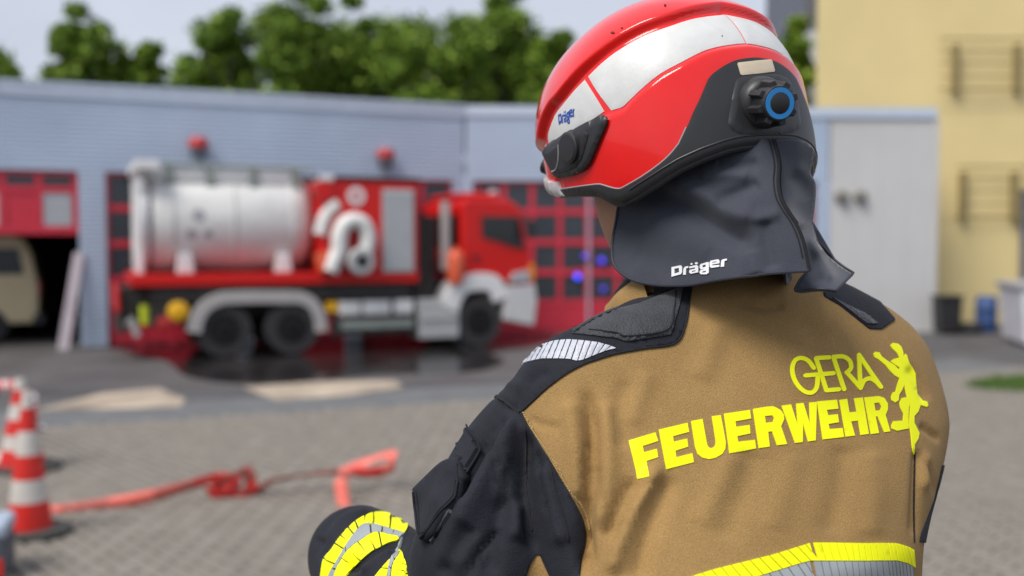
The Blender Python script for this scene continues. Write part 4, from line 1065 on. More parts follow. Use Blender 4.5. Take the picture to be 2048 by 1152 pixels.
# ------------------------------------------------------------------ lettering on the back
z8 = lambda L: [(1240 + x / 5.2375, 760 + y / 5.2375) for x, y in L]
z7 = lambda L: [(1540 + x / 4.4306, 670 + y / 4.4306) for x, y in L]
GLY = [
    (z8([(90, 635), (370, 550), (398, 640), (237, 692), (250, 758), (385, 722), (398, 810), (275, 850), (310, 1010), (185, 1035)]), ()),
    (z8([(405, 522), (705, 450), (722, 545), (552, 590), (562, 648), (702, 615), (712, 700), (578, 742), (588, 810), (755, 768), (772, 862), (482, 935)]), ()),
    (z8([(742, 432), (862, 410), (885, 540), (908, 670), (920, 700), (950, 718), (980, 705), (998, 680), (1000, 640), (980, 510), (960, 382), (1052, 370), (1080, 510), (1105, 650), (1100, 720), (1070, 775), (1000, 815), (930, 830), (860, 815), (810, 775), (785, 700)]), ()),
    (z8([(1087, 355), (1358, 315), (1370, 405), (1205, 435), (1215, 492), (1355, 472), (1362, 562), (1225, 590), (1235, 648), (1410, 628), (1422, 718), (1145, 770)]), ()),
    ([(1505.4, 818.2), (1534, 813.5), (1545.5, 813), (1552, 815.6), (1561, 821), (1567, 830), (1567.5, 839), (1561.5, 853), (1573.4, 888.5), (1553.5, 890.8), (1543.6, 863), (1535.6, 864), (1538.8, 893.6), (1517, 896.5)],
     [[(1529, 832.5), (1543.6, 831), (1547.8, 836.4), (1545.5, 844), (1531, 846)]]),
    (z7([(100, 628), (183, 617), (243, 800), (230, 610), (293, 603), (352, 795), (345, 600), (412, 594), (402, 935), (335, 945), (290, 780), (287, 950), (220, 958)]), ()),
    (z7([(415, 590), (590, 575), (603, 655), (500, 665), (512, 712), (597, 703), (608, 775), (515, 790), (525, 835), (640, 825), (652, 905), (465, 927)]), ()),
    (z7([(612, 577), (680, 568), (700, 688), (765, 680), (742, 563), (818, 555), (872, 878), (800, 888), (778, 760), (715, 768), (750, 893), (668, 902)]), ()),
    (z7([(832, 555), (960, 543), (1010, 560), (1040, 610), (1040, 660), (1020, 710), (1062, 855), (1010, 863), (950, 722), (932, 725), (962, 870), (892, 880)]), [z7([(918, 605), (965, 600), (985, 635), (970, 668), (930, 672)])]),
]
for g, hl in GLY: patch('letter', g, JS, m_hiviz, jacket, off=.0008, spacing=5, holes=hl, edge=0, sink=.0002)
SW = 8.4
for pth in ([(385, 293), (342, 235), (290, 208), (240, 212), (207, 248), (195, 310), (212, 390), (255, 460), (310, 505), (365, 512), (403, 482), (418, 430), (420, 362)],
            [(522, 200), (405, 207)], [(405, 207), (452, 350), (497, 490)], [(497, 492), (608, 482)], [(312, 360), (440, 350), (560, 340)],
            [(655, 482), (605, 335), (558, 195)], [(558, 197), (640, 192), (698, 225), (716, 285), (690, 325), (676, 332)], [(676, 332), (740, 402), (800, 472)],
            [(800, 472), (792, 330), (785, 178)], [(785, 178), (885, 325), (980, 462)], [(806, 455), (832, 405), (880, 386), (930, 410), (975, 458)]):
    patch('letter_stroke', stroke_outline(spline(z7(pth), 3), SW), JS, m_hiviz, jacket, off=.0008, spacing=4, edge=0, sink=.0002)
lion = z7([(912, 165), (930, 150), (965, 155), (985, 190), (1045, 235), (1100, 268), (1140, 312), (1145, 290), (1100, 262), (1065, 236), (1090, 215), (1145, 200), (1125, 165), (1100, 140), (1080, 120), (1062, 90), (1085, 72), (1130, 78), (1160, 105), (1175, 150), (1182, 205),
    (1195, 168), (1210, 180), (1225, 240), (1260, 290), (1285, 340), (1290, 430), (1300, 520), (1350, 585), (1390, 592), (1398, 625), (1385, 640), (1330, 622), (1310, 680), (1275, 720), (1275, 780), (1300, 830), (1320, 870),
    (1310, 920), (1278, 970), (1276, 1050), (1265, 1060), (1255, 980), (1245, 880), (1232, 800), (1235, 720), (1240, 640), (1215, 570), (1195, 480), (1188, 440), (1165, 490), (1140, 530), (1135, 580), (1105, 600), (1075, 580), (1070, 545),
    (1085, 510), (1110, 500), (1125, 440), (1145, 385), (1100, 360), (1060, 320), (1020, 270), (960, 220), (925, 200)])
patch('lion_emblem', lion, JS, m_hiviz, jacket, off=.0008, spacing=5, edge=0, sink=.0002)
patch('lion_emblem', z7([(1165, 560), (1200, 552), (1230, 590), (1226, 650), (1222, 720), (1225, 830), (1120, 850), (1075, 830), (1072, 800), (1090, 765), (1175, 760), (1180, 700), (1150, 640), (1145, 600)]), JS, m_hiviz, jacket, off=.0008, spacing=5, edge=0, sink=.0002)

# ------------------------------------------------------------------ reflective band round the back
def zb4(L): return [(1340 + x / 3.657, 1050 + y / 3.657) for x, y in L]
bt = np.array(zb4([(-300, 620), (0, 440), (170, 372), (320, 325), (460, 290), (600, 255), (740, 220), (870, 180), (1020, 132), (1050, 130), (1200, 131), (1400, 134), (1600, 132), (1660, 135), (1740, 160), (1793, 190)]))
bb_ = np.array(zb4([(-200, 760), (100, 560), (330, 470), (520, 415), (690, 360), (820, 320), (930, 285), (1020, 262), (1200, 262), (1400, 262), (1600, 258), (1660, 258), (1740, 280), (1790, 312)]))
bs_ = bb_ + np.array([2, 46]); by_ = bs_ + np.array([2, 36])
def yi(a, x): return np.interp(x, a[:, 0], a[:, 1])
def slant(x): return 26 if x < 1610 else (10 if x < 1690 else 5)
def band_row(A, B, m, name, x0, x1, step, gap=2.0):
    x = x0
    while x < x1:
        w = step(x); a, b = x + gap / 2, min(x + w - gap / 2, x1); s0, s1 = slant(x), slant(x + w)
        if x < 1618 < x + w: b = 1618
        patch(name, [(a, yi(A, a)), (b, yi(A, b)), (min(b + s1, 1829), yi(B, min(b + s1, 1829))), (min(a + s0, 1828), yi(B, min(a + s0, 1828)))], JS, m, jacket, off=.0014, spacing=9, edge=0, sink=.0003)
        x += w
stepf = lambda x: 19 if x < 1590 else (15.5 if x < 1700 else (12 if x < 1770 else 7))
band_row(bt, bb_, m_hiviz, 'hi_vis_segment', 1290, 1826, stepf)
band_row(bb_ + np.array([0, 1.5]), bs_, m_silver, 'silver_segment', 1290, 1824, stepf)
band_row(bs_ + np.array([0, 1.5]), by_, m_hiviz, 'hi_vis_segment', 1330, 1824, lambda x: 19)

# ------------------------------------------------------------------ sleeve bands
zc = lambda L: [(600 + x / 6, 960 + y / 6) for x, y in L]
Y1o = zc([(270, 1180), (300, 990), (330, 930), (400, 840), (500, 690), (620, 560), (720, 480), (830, 425), (930, 408), (1030, 420), (1100, 440), (1200, 470), (1300, 560)])
Y1i = zc([(370, 1180), (390, 1110), (480, 960), (580, 790), (700, 620), (770, 560), (860, 552), (1000, 585), (1120, 625), (1270, 665)])
S1i = zc([(440, 1180), (440, 1130), (520, 950), (620, 830), (760, 730), (900, 650), (1030, 668), (1150, 690), (1215, 722)])
Y2i = zc([(570, 1180), (600, 1120), (720, 990), (860, 870), (960, 820), (1060, 770), (1180, 742)])
def ribbon_segments(A, B, n, m, name, gap=.06):
    a = spline(A, 3); b = spline(B, 3)
    pa = lambda t: a[int(np.clip(t, 0, 1) * (len(a) - 1))]; pb_ = lambda t: b[int(np.clip(t, 0, 1) * (len(b) - 1))]
    for k in range(n):
        t0, t1 = (k + gap / 2) / n, (k + 1 - gap / 2) / n; ts = np.linspace(t0, t1, 5)
        patch(name, [pa(t) for t in ts] + [pb_(t) for t in ts[::-1]], JS, m, jacket, off=.0036, spacing=8, edge=0, sink=.001)
ribbon_segments(Y1o, [np.array(p) - np.array([0, .6]) for p in Y1i], 13, m_hiviz, 'hi_vis_segment', .1)
ribbon_segments(Y1i, S1i, 9, m_silver, 'silver_segment', .1)
ribbon_segments([np.array(p) + np.array([.5, .6]) for p in S1i], Y2i, 8, m_hiviz, 'hi_vis_segment', .1)
V1 = zc([(920, 1180), (1000, 1070), (1085, 960)]); V1r = zc([(1060, 1180), (1075, 1080), (1090, 965)])
ribbon_segments(V1, V1r, 2, m_hiviz, 'hi_vis_segment', .06)
ribbon_segments(zc([(1070, 1180), (1090, 960), (1180, 820), (1250, 690)]), zc([(1105, 1180), (1120, 1040), (1190, 880), (1228, 780)]), 4, m_silver, 'silver_segment', .06)
ribbon_segments(zc([(1115, 1180), (1130, 1040), (1180, 930), (1224, 830)]), zc([(1320, 1180), (1290, 1040), (1250, 950), (1232, 890)]), 4, m_hiviz, 'hi_vis_segment', .08)

# sleeve pocket and flap
zp = lambda L: [(780 + x / 2.94, 760 + y / 2.94) for x, y in L]
patch('pocket_flap', zp([(485, 300), (440, 370), (408, 430), (405, 460), (430, 520), (452, 560), (520, 440), (525, 410), (500, 350)]), JS, m_navy, jacket, off=.009, spacing=6, edge=.003, sink=.004)
patch('pocket_tab', zp([(360, 740), (300, 830), (250, 945), (262, 960), (310, 880), (370, 790), (375, 750)]), JS, m_pad, jacket, off=.007, spacing=6, edge=.002)
patch('pocket_gusset', zp([(415, 480), (440, 560), (465, 600), (455, 650), (425, 685), (395, 680), (402, 600), (412, 560)]), JS, m_seam, jacket, off=.004, spacing=6)
surf_tube('pocket_edge', zp([(485, 300), (505, 350), (528, 410), (520, 450), (455, 560)]), JS, .0011, m_navy, jacket, 4, .009)

# ------------------------------------------------------------------ helmet
HC = at(1340.8, 243.05, 1.12)
H_AF, H_AR, H_B, H_C, H_P, H_Q = .1584, .1469, .1383, .1256, 2.2329, 2.1132
def head_axes(yaw, pit, rol):
    cz, sz = math.cos(yaw), math.sin(yaw); fwd = np.array([-sz, cz, 0]); left = np.array([-cz, -sz, 0]); up = np.array([0, 0, 1.])
    cp, sp = math.cos(pit), math.sin(pit); f2 = fwd * cp - up * sp; u2 = up * cp + fwd * sp
    cr, sr = math.cos(rol), math.sin(rol); return np.stack([f2, left * cr + u2 * sr, u2 * cr - left * sr], 1)
HM = head_axes(.4887, .2618, -.067)
def h_world(L): return HC + np.asarray(L) @ HM.T
def h_local(W): return (np.asarray(W) - HC) @ HM
def h_base(TR, PH):
    TH = np.pi - TR; dx, dy, dz = np.cos(PH) * np.cos(TH), np.cos(PH) * np.sin(TH), np.sin(PH)
    a = np.where(dx > 0, H_AF, H_AR); cc = np.where(dz > 0, H_C, .24)
    r = ((np.abs(dx / a) ** H_P + np.abs(dy / H_B) ** H_P) ** (H_Q / H_P) + np.abs(dz / cc) ** H_Q) ** (-1 / H_Q)
    return np.stack([r * dx, r * dy, r * dz], -1)
def grid_faces(nr, nc, wrap):
    return [(i * nc + j, i * nc + (j + 1) % nc, (i + 1) * nc + (j + 1) % nc, (i + 1) * nc + j) for i in range(nr - 1) for j in range(nc if wrap else nc - 1)]
_TR, _PH = np.meshgrid(np.linspace(-np.pi, np.pi, 240, endpoint=False), np.linspace(-1.15, 1.56, 130))
_HV0 = h_world(h_base(_TR, _PH)).reshape(-1, 3); HS0 = Surf(_HV0, grid_faces(130, 240, True))
def h_tp(px, py, clip=True):
    l, n = HS0.hit(px, py); q = h_local(np.array(l)); th = math.atan2(q[1], q[0]); tr = np.pi - th
    if tr > np.pi: tr -= 2 * np.pi
    return tr, math.atan2(q[2], math.hypot(q[0], q[1]))
def curve_fn(pts):
    Q = np.array([h_tp(*p) for p in pts]); Q[:, 0] = np.clip(Q[:, 0], 0, np.pi); o = np.argsort(Q[:, 0]); Q = Q[o]
    return lambda tr: np.interp(np.abs(tr), Q[:, 0], Q[:, 1])
rim_px = [(1108, 392), (1140, 390), (1174, 388), (1194, 390), (1213, 400), (1226, 407), (1247, 408), (1270, 397), (1310, 371), (1360, 339), (1405, 318), (1452, 301), (1484, 293), (1530, 289), (1545, 288)]
crest_px = [(1082, 285), (1085, 262), (1092, 238), (1104, 215), (1118, 200), (1140, 172), (1164, 145), (1199, 114), (1233, 88), (1286, 59), (1340, 40), (1392, 24), (1453, 16)]
white_px = [(1089, 294), (1108, 281), (1146, 260), (1184, 237), (1216, 222), (1244, 213), (1253, 201), (1286, 169), (1320, 142), (1360, 120), (1409, 96), (1444, 86), (1479, 81), (1499, 80)]
_rim0, phi_crest, phi_white = curve_fn(rim_px), curve_fn(crest_px), curve_fn(white_px)
T_FR = h_tp(1112, 392)[0]
def phi_rim(tr): return _rim0(tr) + .5 * np.clip((np.abs(tr) - T_FR) / (np.pi - T_FR), 0, 1) ** 1.2     # cut high over the face
def sstep(x): x = np.clip(x, 0, 1); return x * x * (3 - 2 * x)
def h_surf(TR, PH):
    B = h_base(TR, PH); rad = np.linalg.norm(B, axis=-1, keepdims=True)
    d = -.0055 + .0095 * sstep((PH - phi_crest(TR)) / .05)
    d = d + .0042 * sstep((phi_white(TR) - PH) / .05) * sstep((PH - phi_rim(TR)) / .05 + .4)
    # central keel on the crown
    yloc = B[..., 1]; d = d + .0035 * np.exp(-(yloc / .022) ** 2) * sstep((PH - .75) / .4)
    return B * (1 + d[..., None] / rad)
def h_norm(TR, PH, e=4e-3):
    a = h_surf(TR + e, PH) - h_surf(TR - e, PH); b = h_surf(TR, PH + e) - h_surf(TR, PH - e); n = np.cross(a, b)
    n /= np.linalg.norm(n, axis=-1, keepdims=True) + 1e-12; s = np.sign((n * h_surf(TR, PH)).sum(-1, keepdims=True)); return n * s
NT, NR = 300, 150
tr_ = np.linspace(-np.pi, np.pi, NT, endpoint=False); kk = np.linspace(0, 1, NR)
TRg = np.repeat(tr_[None], NR, 0); PHg = phi_rim(tr_)[None] + (1.5705 - phi_rim(tr_)[None]) * kk[:, None]
HV = h_world(h_surf(TRg, PHg)).reshape(-1, 3)
helmet = mesh_obj('helmet', HV, [f[::-1] for f in grid_faces(NR, NT, True)], m_hred, person, True); helmet['label'] = 'glossy red helmet with white bands'
md = helmet.modifiers.new('thickness', 'SOLIDIFY'); md.thickness = .004; md.offset = -1
mesh_obj('liner', h_world(h_surf(TRg, PHg) * .955).reshape(-1, 3), [f[::-1] for f in grid_faces(NR, NT, True)], m_blk, helmet, True)
HS = Surf(HV, grid_faces(NR, NT, True))
KM = .14
def hpatch(name, tp, m, off=.001, spacing=.0035, edge=.0003, mirror=False, parent=helmet, holes=(), sink=.002):
    """tp: outline as (angle from the rear, elevation)"""
    V, T, be = fill2d(np.array(tp) * KM, spacing, [np.array(h) * KM for h in holes]); V = V / KM
    objs = []
    for sg in ((1, -1) if mirror else (1,)):
        tr, ph = V[:, 0] * sg, V[:, 1]; S = h_surf(tr, ph); N = h_norm(tr, ph)
        b = np.zeros(len(V), bool)
        for i, j in be: b[i] = b[j] = True
        o = np.where(b, off - edge, off); top = S + N * o[:, None]; bi = np.where(b)[0]; mp = {int(k): len(V) + i for i, k in enumerate(bi)}
        bot = (S - N * sink)[bi]
        t0 = T[0]; cr = np.cross(top[t0[1]] - top[t0[0]], top[t0[2]] - top[t0[0]]) @ N[t0[0]]
        fl = cr < 0
        fc = [tuple(t[::-1]) if fl else tuple(t) for t in T]
        for i, j in be:
            q = (j, i, mp[int(i)], mp[int(j)]); fc.append(q[::-1] if fl else q)
        objs.append(mesh_obj(name, h_world(np.vstack([top, bot])), fc, m, parent, True)); objs[-1].data.set_sharp_from_angle(angle=.6)
    return objs
def tp_of(pxs, step=5, smooth=True):
    P = spline(pxs, step) if smooth else dense(pxs, step, False); return [h_tp(*p) for p in P]
# white reflective sheets (left, mirrored to the right)
w1 = tp_of([(1166, 153), (1140, 180), (1119, 206), (1104, 225), (1093, 250), (1087, 272), (1089, 291)]) + tp_of([(1089, 291), (1108, 279), (1146, 258), (1184, 235), (1203, 222)]) + tp_of([(1203, 222), (1190, 200), (1163, 157)], smooth=False)
hpatch('white_sheet', w1, m_hwhite, .0009, mirror=True)
top2 = tp_of([(1170, 149), (1199, 121), (1233, 95), (1286, 65), (1340, 45), (1392, 29), (1453, 21)]); top2[-1] = (0.006, top2[-1][1])
bot2 = tp_of([(1218, 220), (1240, 213), (1251, 204), (1286, 171), (1320, 144), (1360, 122), (1409, 97), (1444, 87), (1479, 82), (1497, 81)]); bot2[-1] = (0.006, bot2[-1][1])
hpatch('white_sheet', [p for p in top2 if p[0] >= 0] + [p for p in bot2[::-1] if p[0] >= 0], m_hwhite, .0009, mirror=True)
# black rear shell and rim
edge_px = [(1103, 384), (1146, 377), (1194, 371), (1206, 372), (1222, 377), (1238, 380), (1250, 376), (1289, 353), (1323, 328), (1343, 309), (1358, 290)]
edge2_px = [(1358, 290), (1373, 257), (1388, 222), (1400, 197), (1410, 174), (1420, 153), (1443, 135), (1469, 122), (1495, 117), (1512, 116)]
ef = tp_of(edge_px); e2 = tp_of(edge2_px)
ef = [(min(t, np.pi), p) for t, p in ef]; e2 = [(max(t, 0), p) for t, p in e2]
f_end = ef[0]; front_ext = [(t, float(phi_rim(t)) + f_end[1] - float(phi_rim(f_end[0]))) for t in np.linspace(np.pi - .001, f_end[0] + .03, 30)]
up_half = front_ext + ef + e2[1:]; up_half[-1] = (0.0, up_half[-1][1])
low_half = [(t, float(phi_rim(t)) - .004) for t in np.linspace(0, np.pi - .001, 160)]
half = up_half + low_half[1:]
full = up_half + [(-t, p) for t, p in up_half[::-1][1:]] + [(-t, p) for t, p in low_half[::-1]] + low_half[1:]
hpatch('rear_shell', full, m_hblack, .0028, .003, .0002, sink=.004)
def h_tube(name, tps, r, m, lift=.0, n=8, parent=helmet):
    A = np.array(tps); W = h_world(h_surf(A[:, 0], A[:, 1]) + h_norm(A[:, 0], A[:, 1]) * lift); return MB().tube([tuple(w) for w in W], r, n).build(name, m, parent, smooth=True)
for sg in (1, -1): h_tube('trim_line', [(t * sg, p + .006) for t, p in ef + e2[1:8]], .0008, m_hline, .0018)
lip = [(t, float(phi_rim(abs(t))) - .012) for t in np.linspace(-np.pi, np.pi, 260)]
h_tube('rim_lip', lip, .0046, m_hblack, -.001, 10)
h_tube('rim_ridge', [(t, float(phi_rim(abs(t))) + .055) for t in np.linspace(-1.1, 1.1, 80)], .0011, m_hblack, .0028)
# side lamps
lamp = [(1089, 302), (1100, 290), (1144, 263), (1182, 246), (1204, 235), (1213, 235), (1217, 240), (1215, 249), (1201, 282), (1182, 328), (1169, 342), (1146, 352), (1120, 357), (1111, 351), (1098, 326)]
lampo = hpatch('side_lamp', tp_of(lamp + lamp[:1], 4, False), m_hblack, .006, .003, .0018, mirror=True, sink=.003)
hpatch('lamp_face', tp_of([(1098, 304), (1120, 290), (1146, 275), (1170, 262), (1180, 260), (1184, 270), (1172, 315), (1160, 334), (1140, 343), (1122, 346), (1110, 330), (1098, 304)], 4, False), m_blk, .0076, .003, .001, mirror=True)
tL = h_tp(1149, 295)
for sg in (1, -1):
    tr = np.array([tL[0] * sg]); ph = np.array([tL[1]]); nn = HM @ h_norm(tr, ph)[0]; pp = h_world(h_surf(tr, ph))[0]
    MB().lathe([(.0165, .004), (.0165, .0100), (.0150, .0112)], pp, nn, 32).build('lamp_ring', m_hblack, helmet, smooth=True)
    MB().lathe([(.0140, .010), (.0140, .0116), (.002, .0120)], pp, nn, 32).build('lamp_lens', m_blk, helmet, smooth=True)
h_tube('lamp_groove', tp_of([(1127, 289), (1127, 318), (1122, 338), (1114, 342)], 4), .0009, m_hline, .0076)
# sticker, dial tray and dial
hpatch('sticker', tp_of([(1474, 127), (1508, 123), (1538, 120.5), (1541, 122), (1547, 142), (1546, 145), (1512, 149), (1482, 152), (1479, 150), (1473, 130), (1474, 127)], 3, False), m_cream, .0038, .0025, .0003)
tray = [(1476, 158), (1500, 151), (1540, 149), (1572, 158), (1590, 190), (1597, 230), (1598, 250), (1590, 263), (1556, 272), (1500, 273), (1470, 266), (1457, 254), (1456, 240), (1463, 195), (1470, 165)]
hpatch('dial_tray', [h_tp(*p) for p in spline(tray, 5, True)], m_hblack, .0045, .004, .0015)
K0, KN = HS.hit(1519, 207); K0 = np.array(K0)
def ray_at_dist(px, py, c, L):
    r = ray(px, py); r /= np.linalg.norm(r); o = np.array([0, 0, H]) - c; b = o @ r; cc = o @ o - L * L; disc = b * b - cc
    k = -b - math.sqrt(max(disc, 0)); return np.array([0, 0, H]) + r * k
KT = ray_at_dist(1559.5, 206.5, K0, .040); KA = KT - K0; KL = np.linalg.norm(KA); KA /= KL
MB().lathe([(.0265, -.004), (.0262, .006), (.0245, .012), (.0215, .016), (.018, .0175)], K0, KA, 40).build('dial_base', m_hblack, helmet, smooth=True)
MB().lathe([(.0175, .015), (.0175, KL - .004), (.0165, KL - .001), (.0160, KL)], K0, KA, 40).build('dial', m_hblack, helmet, smooth=True)
ka1 = np.cross(KA, (0, 0, 1)); ka1 /= np.linalg.norm(ka1); ka2 = np.cross(KA, ka1)
for q in range(8):
    a = q * math.pi / 4 + .35; u = ka1 * math.cos(a) + ka2 * math.sin(a); w = np.cross(KA, u); v = []
    for h_ in (.018, KL - .003):
        for rr_ in (.016, .0232 if h_ < .03 else .0215):
            for sgn in (-1, 1): v.append(K0 + KA * h_ + u * rr_ + w * sgn * (.0042 if rr_ < .02 else .0030))
    MB().add(v, [(0, 1, 3, 2), (4, 6, 7, 5), (0, 4, 5, 1), (2, 3, 7, 6), (0, 2, 6, 4), (1, 5, 7, 3)]).build('dial_grip', m_hblack, helmet, bevel=.0008)
MB().lathe([(.0102, KL), (.0102, KL + .0008), (.0148, KL + .0008), (.0148, KL - .002)], K0, KA, 40, cap=False).build('dial_ring', m_ring, helmet, smooth=True)
MB().lathe([(.0101, KL - .001), (.0101, KL + .0005), (.009, KL + .0012), (.001, KL + .0014)], K0, KA, 32).build('dial_cap', m_blk, helmet, smooth=True)
# visor edge and visor button at the front
pv_ = [(t, float(phi_rim(t)) + .10) for t in np.linspace(1.9, np.pi - .002, 30)] + [(t, float(phi_rim(t)) - .02) for t in np.linspace(np.pi - .002, 1.9, 30)]
hpatch('visor_edge', pv_, m_visor, .0052, .006, .001, mirror=True)
tB = h_tp(1077, 322)
for sg in (1, -1):
    tr = np.array([(tB[0] + .25) * sg]); ph = np.array([tB[1]]); MB().lathe([(.010, -.002), (.010, .008), (.008, .010)], h_world(h_surf(tr, ph))[0], HM @ h_norm(tr, ph)[0], 20).build('visor_button', m_blk, helmet, smooth=True)
# small chips and scuffs in the lacquer and sheets
m_chip = mat('chipped_paint', (0.10, 0.03, 0.03), 0.8)
for cx_, cy_, w_, h_ in ((1229, 71, 5, 2.4), (1247, 62, 2.6, 1.6), (1331, 18, 4, 2), (1448, 66, 2.2, 1.6)):
    hpatch('scuff', [h_tp(cx_ + w_ * math.cos(a) * random.uniform(.5, 1), cy_ + h_ * math.sin(a) * random.uniform(.5, 1)) for a in np.linspace(0, 6.28, 8)[:-1]], m_chip, .0011, .002, 0, sink=0)
# maker's name
zf = lambda L: np.array([(1180 + x / 5.236, 380 + y / 5.236) for x, y in L])
NAME = [([(860, 810), (955, 792), (968, 802), (970, 862), (958, 884), (860, 912)], [[(890, 828), (938, 818), (940, 862), (890, 880)]]),
    ([(980, 890), (985, 825), (1000, 805), (1035, 798), (1035, 816), (1012, 824), (1008, 890)], ()),
    ([(1045, 805), (1120, 787), (1138, 800), (1138, 864), (1060, 880), (1042, 862), (1050, 838), (1105, 826), (1105, 812), (1045, 823)], [[(1072, 850), (1110, 842), (1110, 853), (1073, 862)]]),
    ([(1058, 772), (1068, 765), (1078, 770), (1078, 782), (1068, 788), (1058, 782)], ()), ([(1104, 764), (1118, 756), (1132, 762), (1132, 776), (1118, 782), (1104, 775)], ()),
    ([(1165, 776), (1240, 755), (1250, 765), (1248, 868), (1225, 885), (1165, 885), (1150, 866), (1160, 842), (1215, 828), (1165, 834), (1152, 815), (1155, 788)], [[(1182, 792), (1216, 783), (1216, 806), (1182, 814)], [(1180, 856), (1218, 847), (1218, 862), (1182, 869)]]),
    ([(1256, 760), (1270, 742), (1345, 728), (1360, 740), (1360, 770), (1285, 782), (1285, 793), (1360, 786), (1358, 806), (1275, 819), (1258, 806)], [[(1286, 757), (1330, 749), (1330, 758), (1286, 767)]]),
    ([(1372, 808), (1378, 742), (1395, 728), (1438, 722), (1436, 740), (1412, 746), (1408, 805)], ())]
A0 = np.array([858., 912.]); Bs = np.array([[582., -112.], [0., -100.]]); Bd = np.array([[174., -92.], [-8., -108.]]); AM = np.linalg.inv(Bs) @ Bd
def to_helmet(L): q = (np.array(L, float) - A0) @ AM + np.array([262., 262.]); return [h_tp(1060 + x / 5.2375, 200 + y / 5.2375) for x, y in q]
for g, hl in NAME: hpatch('print_letter', to_helmet(g), m_logo, .0013, .002, 0, holes=[to_helmet(h) for h in hl], sink=0)

# ------------------------------------------------------------------ neck flap
class TPS:
    def __init__(s, pts):
        P = np.array(pts, float); s.X = P[:, :2] / 100; n = len(P); K = s.k(s.X[:, None] - s.X[None]) + np.eye(n) * 1e-4
        Q = np.hstack([np.ones((n, 1)), s.X]); A = np.block([[K, Q], [Q.T, np.zeros((3, 3))]]); s.w = np.linalg.solve(A, np.concatenate([P[:, 2], np.zeros(3)])); s.n = n
    def k(s, d): r = (d ** 2).sum(-1); return np.where(r > 1e-12, r * np.log(np.maximum(r, 1e-12)), 0)
    def __call__(s, Q):
        Q = np.asarray(Q, float) / 100; return s.k(Q[:, None] - s.X[None]) @ s.w[:s.n] + s.w[s.n] + Q @ s.w[s.n + 1:]
def depth_sheet(name, outline, tps, m, parent, fold=(), spacing=5, thick=.0022, noise=.0004):
    V, T, be = fill2d(outline, spacing); D = tps(V) - .8 * folds(V, fold)
    rg = np.random.default_rng(5)
    for k in range(10):
        a = rg.uniform(0, 6.28); fr = rg.uniform(.02, .07); D += noise * np.sin((V[:, 0] * math.cos(a) + V[:, 1] * math.sin(a)) * fr + rg.uniform(0, 6)) * .5
    W = np.array([at(x, y, d) for (x, y), d in zip(V, D)]); t0 = T[0]
    cr = np.cross(W[t0[1]] - W[t0[0]], W[t0[2]] - W[t0[0]]) @ ray(*V[t0[0]])
    fc = [tuple(t) if cr < 0 else tuple(t[::-1]) for t in T]
    o = mesh_obj(name, W, fc, m, parent, True); md = o.modifiers.new('thickness', 'SOLIDIFY'); md.thickness = thick; md.offset = -1
    return o, Surf(W, fc), W, fc
R0 = lambda px, py: float(np.array(HS.hit(px, py)[0])[1])
tps1 = TPS([(1240, 405, 1.052), (1300, 378, 1.022), (1360, 335, 1.004), (1450, 298, .985), (1545, 286, .974), (1226, 470, 1.058), (1228, 535, 1.045), (1262, 562, 1.022), (1340, 574, .985), (1480, 556, .945), (1560, 547, .932), (1619, 541, .926),
            (1600, 470, .936), (1560, 400, .952), (1556, 340, .964), (1400, 450, .982), (1300, 470, 1.016), (1480, 420, .962)])
FL1 = [(1240, 398), (1235, 420), (1232, 440), (1227, 465), (1224, 490), (1224, 515), (1228, 531), (1240, 546), (1258, 558), (1280, 566), (1310, 571), (1340, 572.5), (1380, 571), (1430, 562), (1480, 555), (1530, 549), (1580, 545), (1612, 543), (1619, 541),
       (1614, 515), (1606, 480), (1592, 447), (1574, 420), (1561, 395), (1556, 362), (1558, 332), (1554, 306), (1547, 280), (1480, 280), (1400, 305), (1330, 340), (1260, 385)]
FOLD1 = [([(1300, 385), (1380, 420), (1450, 465), (1505, 495)], -.012, 20), ([(1330, 365), (1400, 388), (1460, 425), (1510, 430)], .010, 20), ([(1430, 330), (1480, 332), (1520, 328)], -.005, 13), ([(1400, 350), (1450, 345), (1500, 350)], .005, 14),
         ([(1430, 405), (1480, 385), (1520, 368)], -.006, 14), ([(1500, 440), (1540, 430), (1560, 425)], .004, 12), ([(1530, 440), (1535, 490), (1545, 540)], -.005, 14), ([(1500, 500), (1505, 530), (1510, 550)], .004, 16), ([(1290, 430), (1360, 480), (1420, 510)], .003, 26), ([(1270, 500), (1360, 540)], -.003, 24)]
def smooth_poly(P, corners):
    """smooths an outline except at the listed corner indices"""
    out = []; n = len(P)
    for a, b in zip(corners[:-1], corners[1:]):
        seg = P[a:b + 1]; out += list(spline(seg, 5)[:-1] if len(seg) > 2 else [np.array(seg[0], float)])
    return np.array(out)
o1 = smooth_poly(FL1 + FL1[:1], [0, 18, 27, 32])
flap, FS1, W1_, F1_ = depth_sheet('neck_flap', o1, tps1, m_flap, person, FOLD1); flap['label'] = 'dark grey cloth neck flap hanging from the helmet'
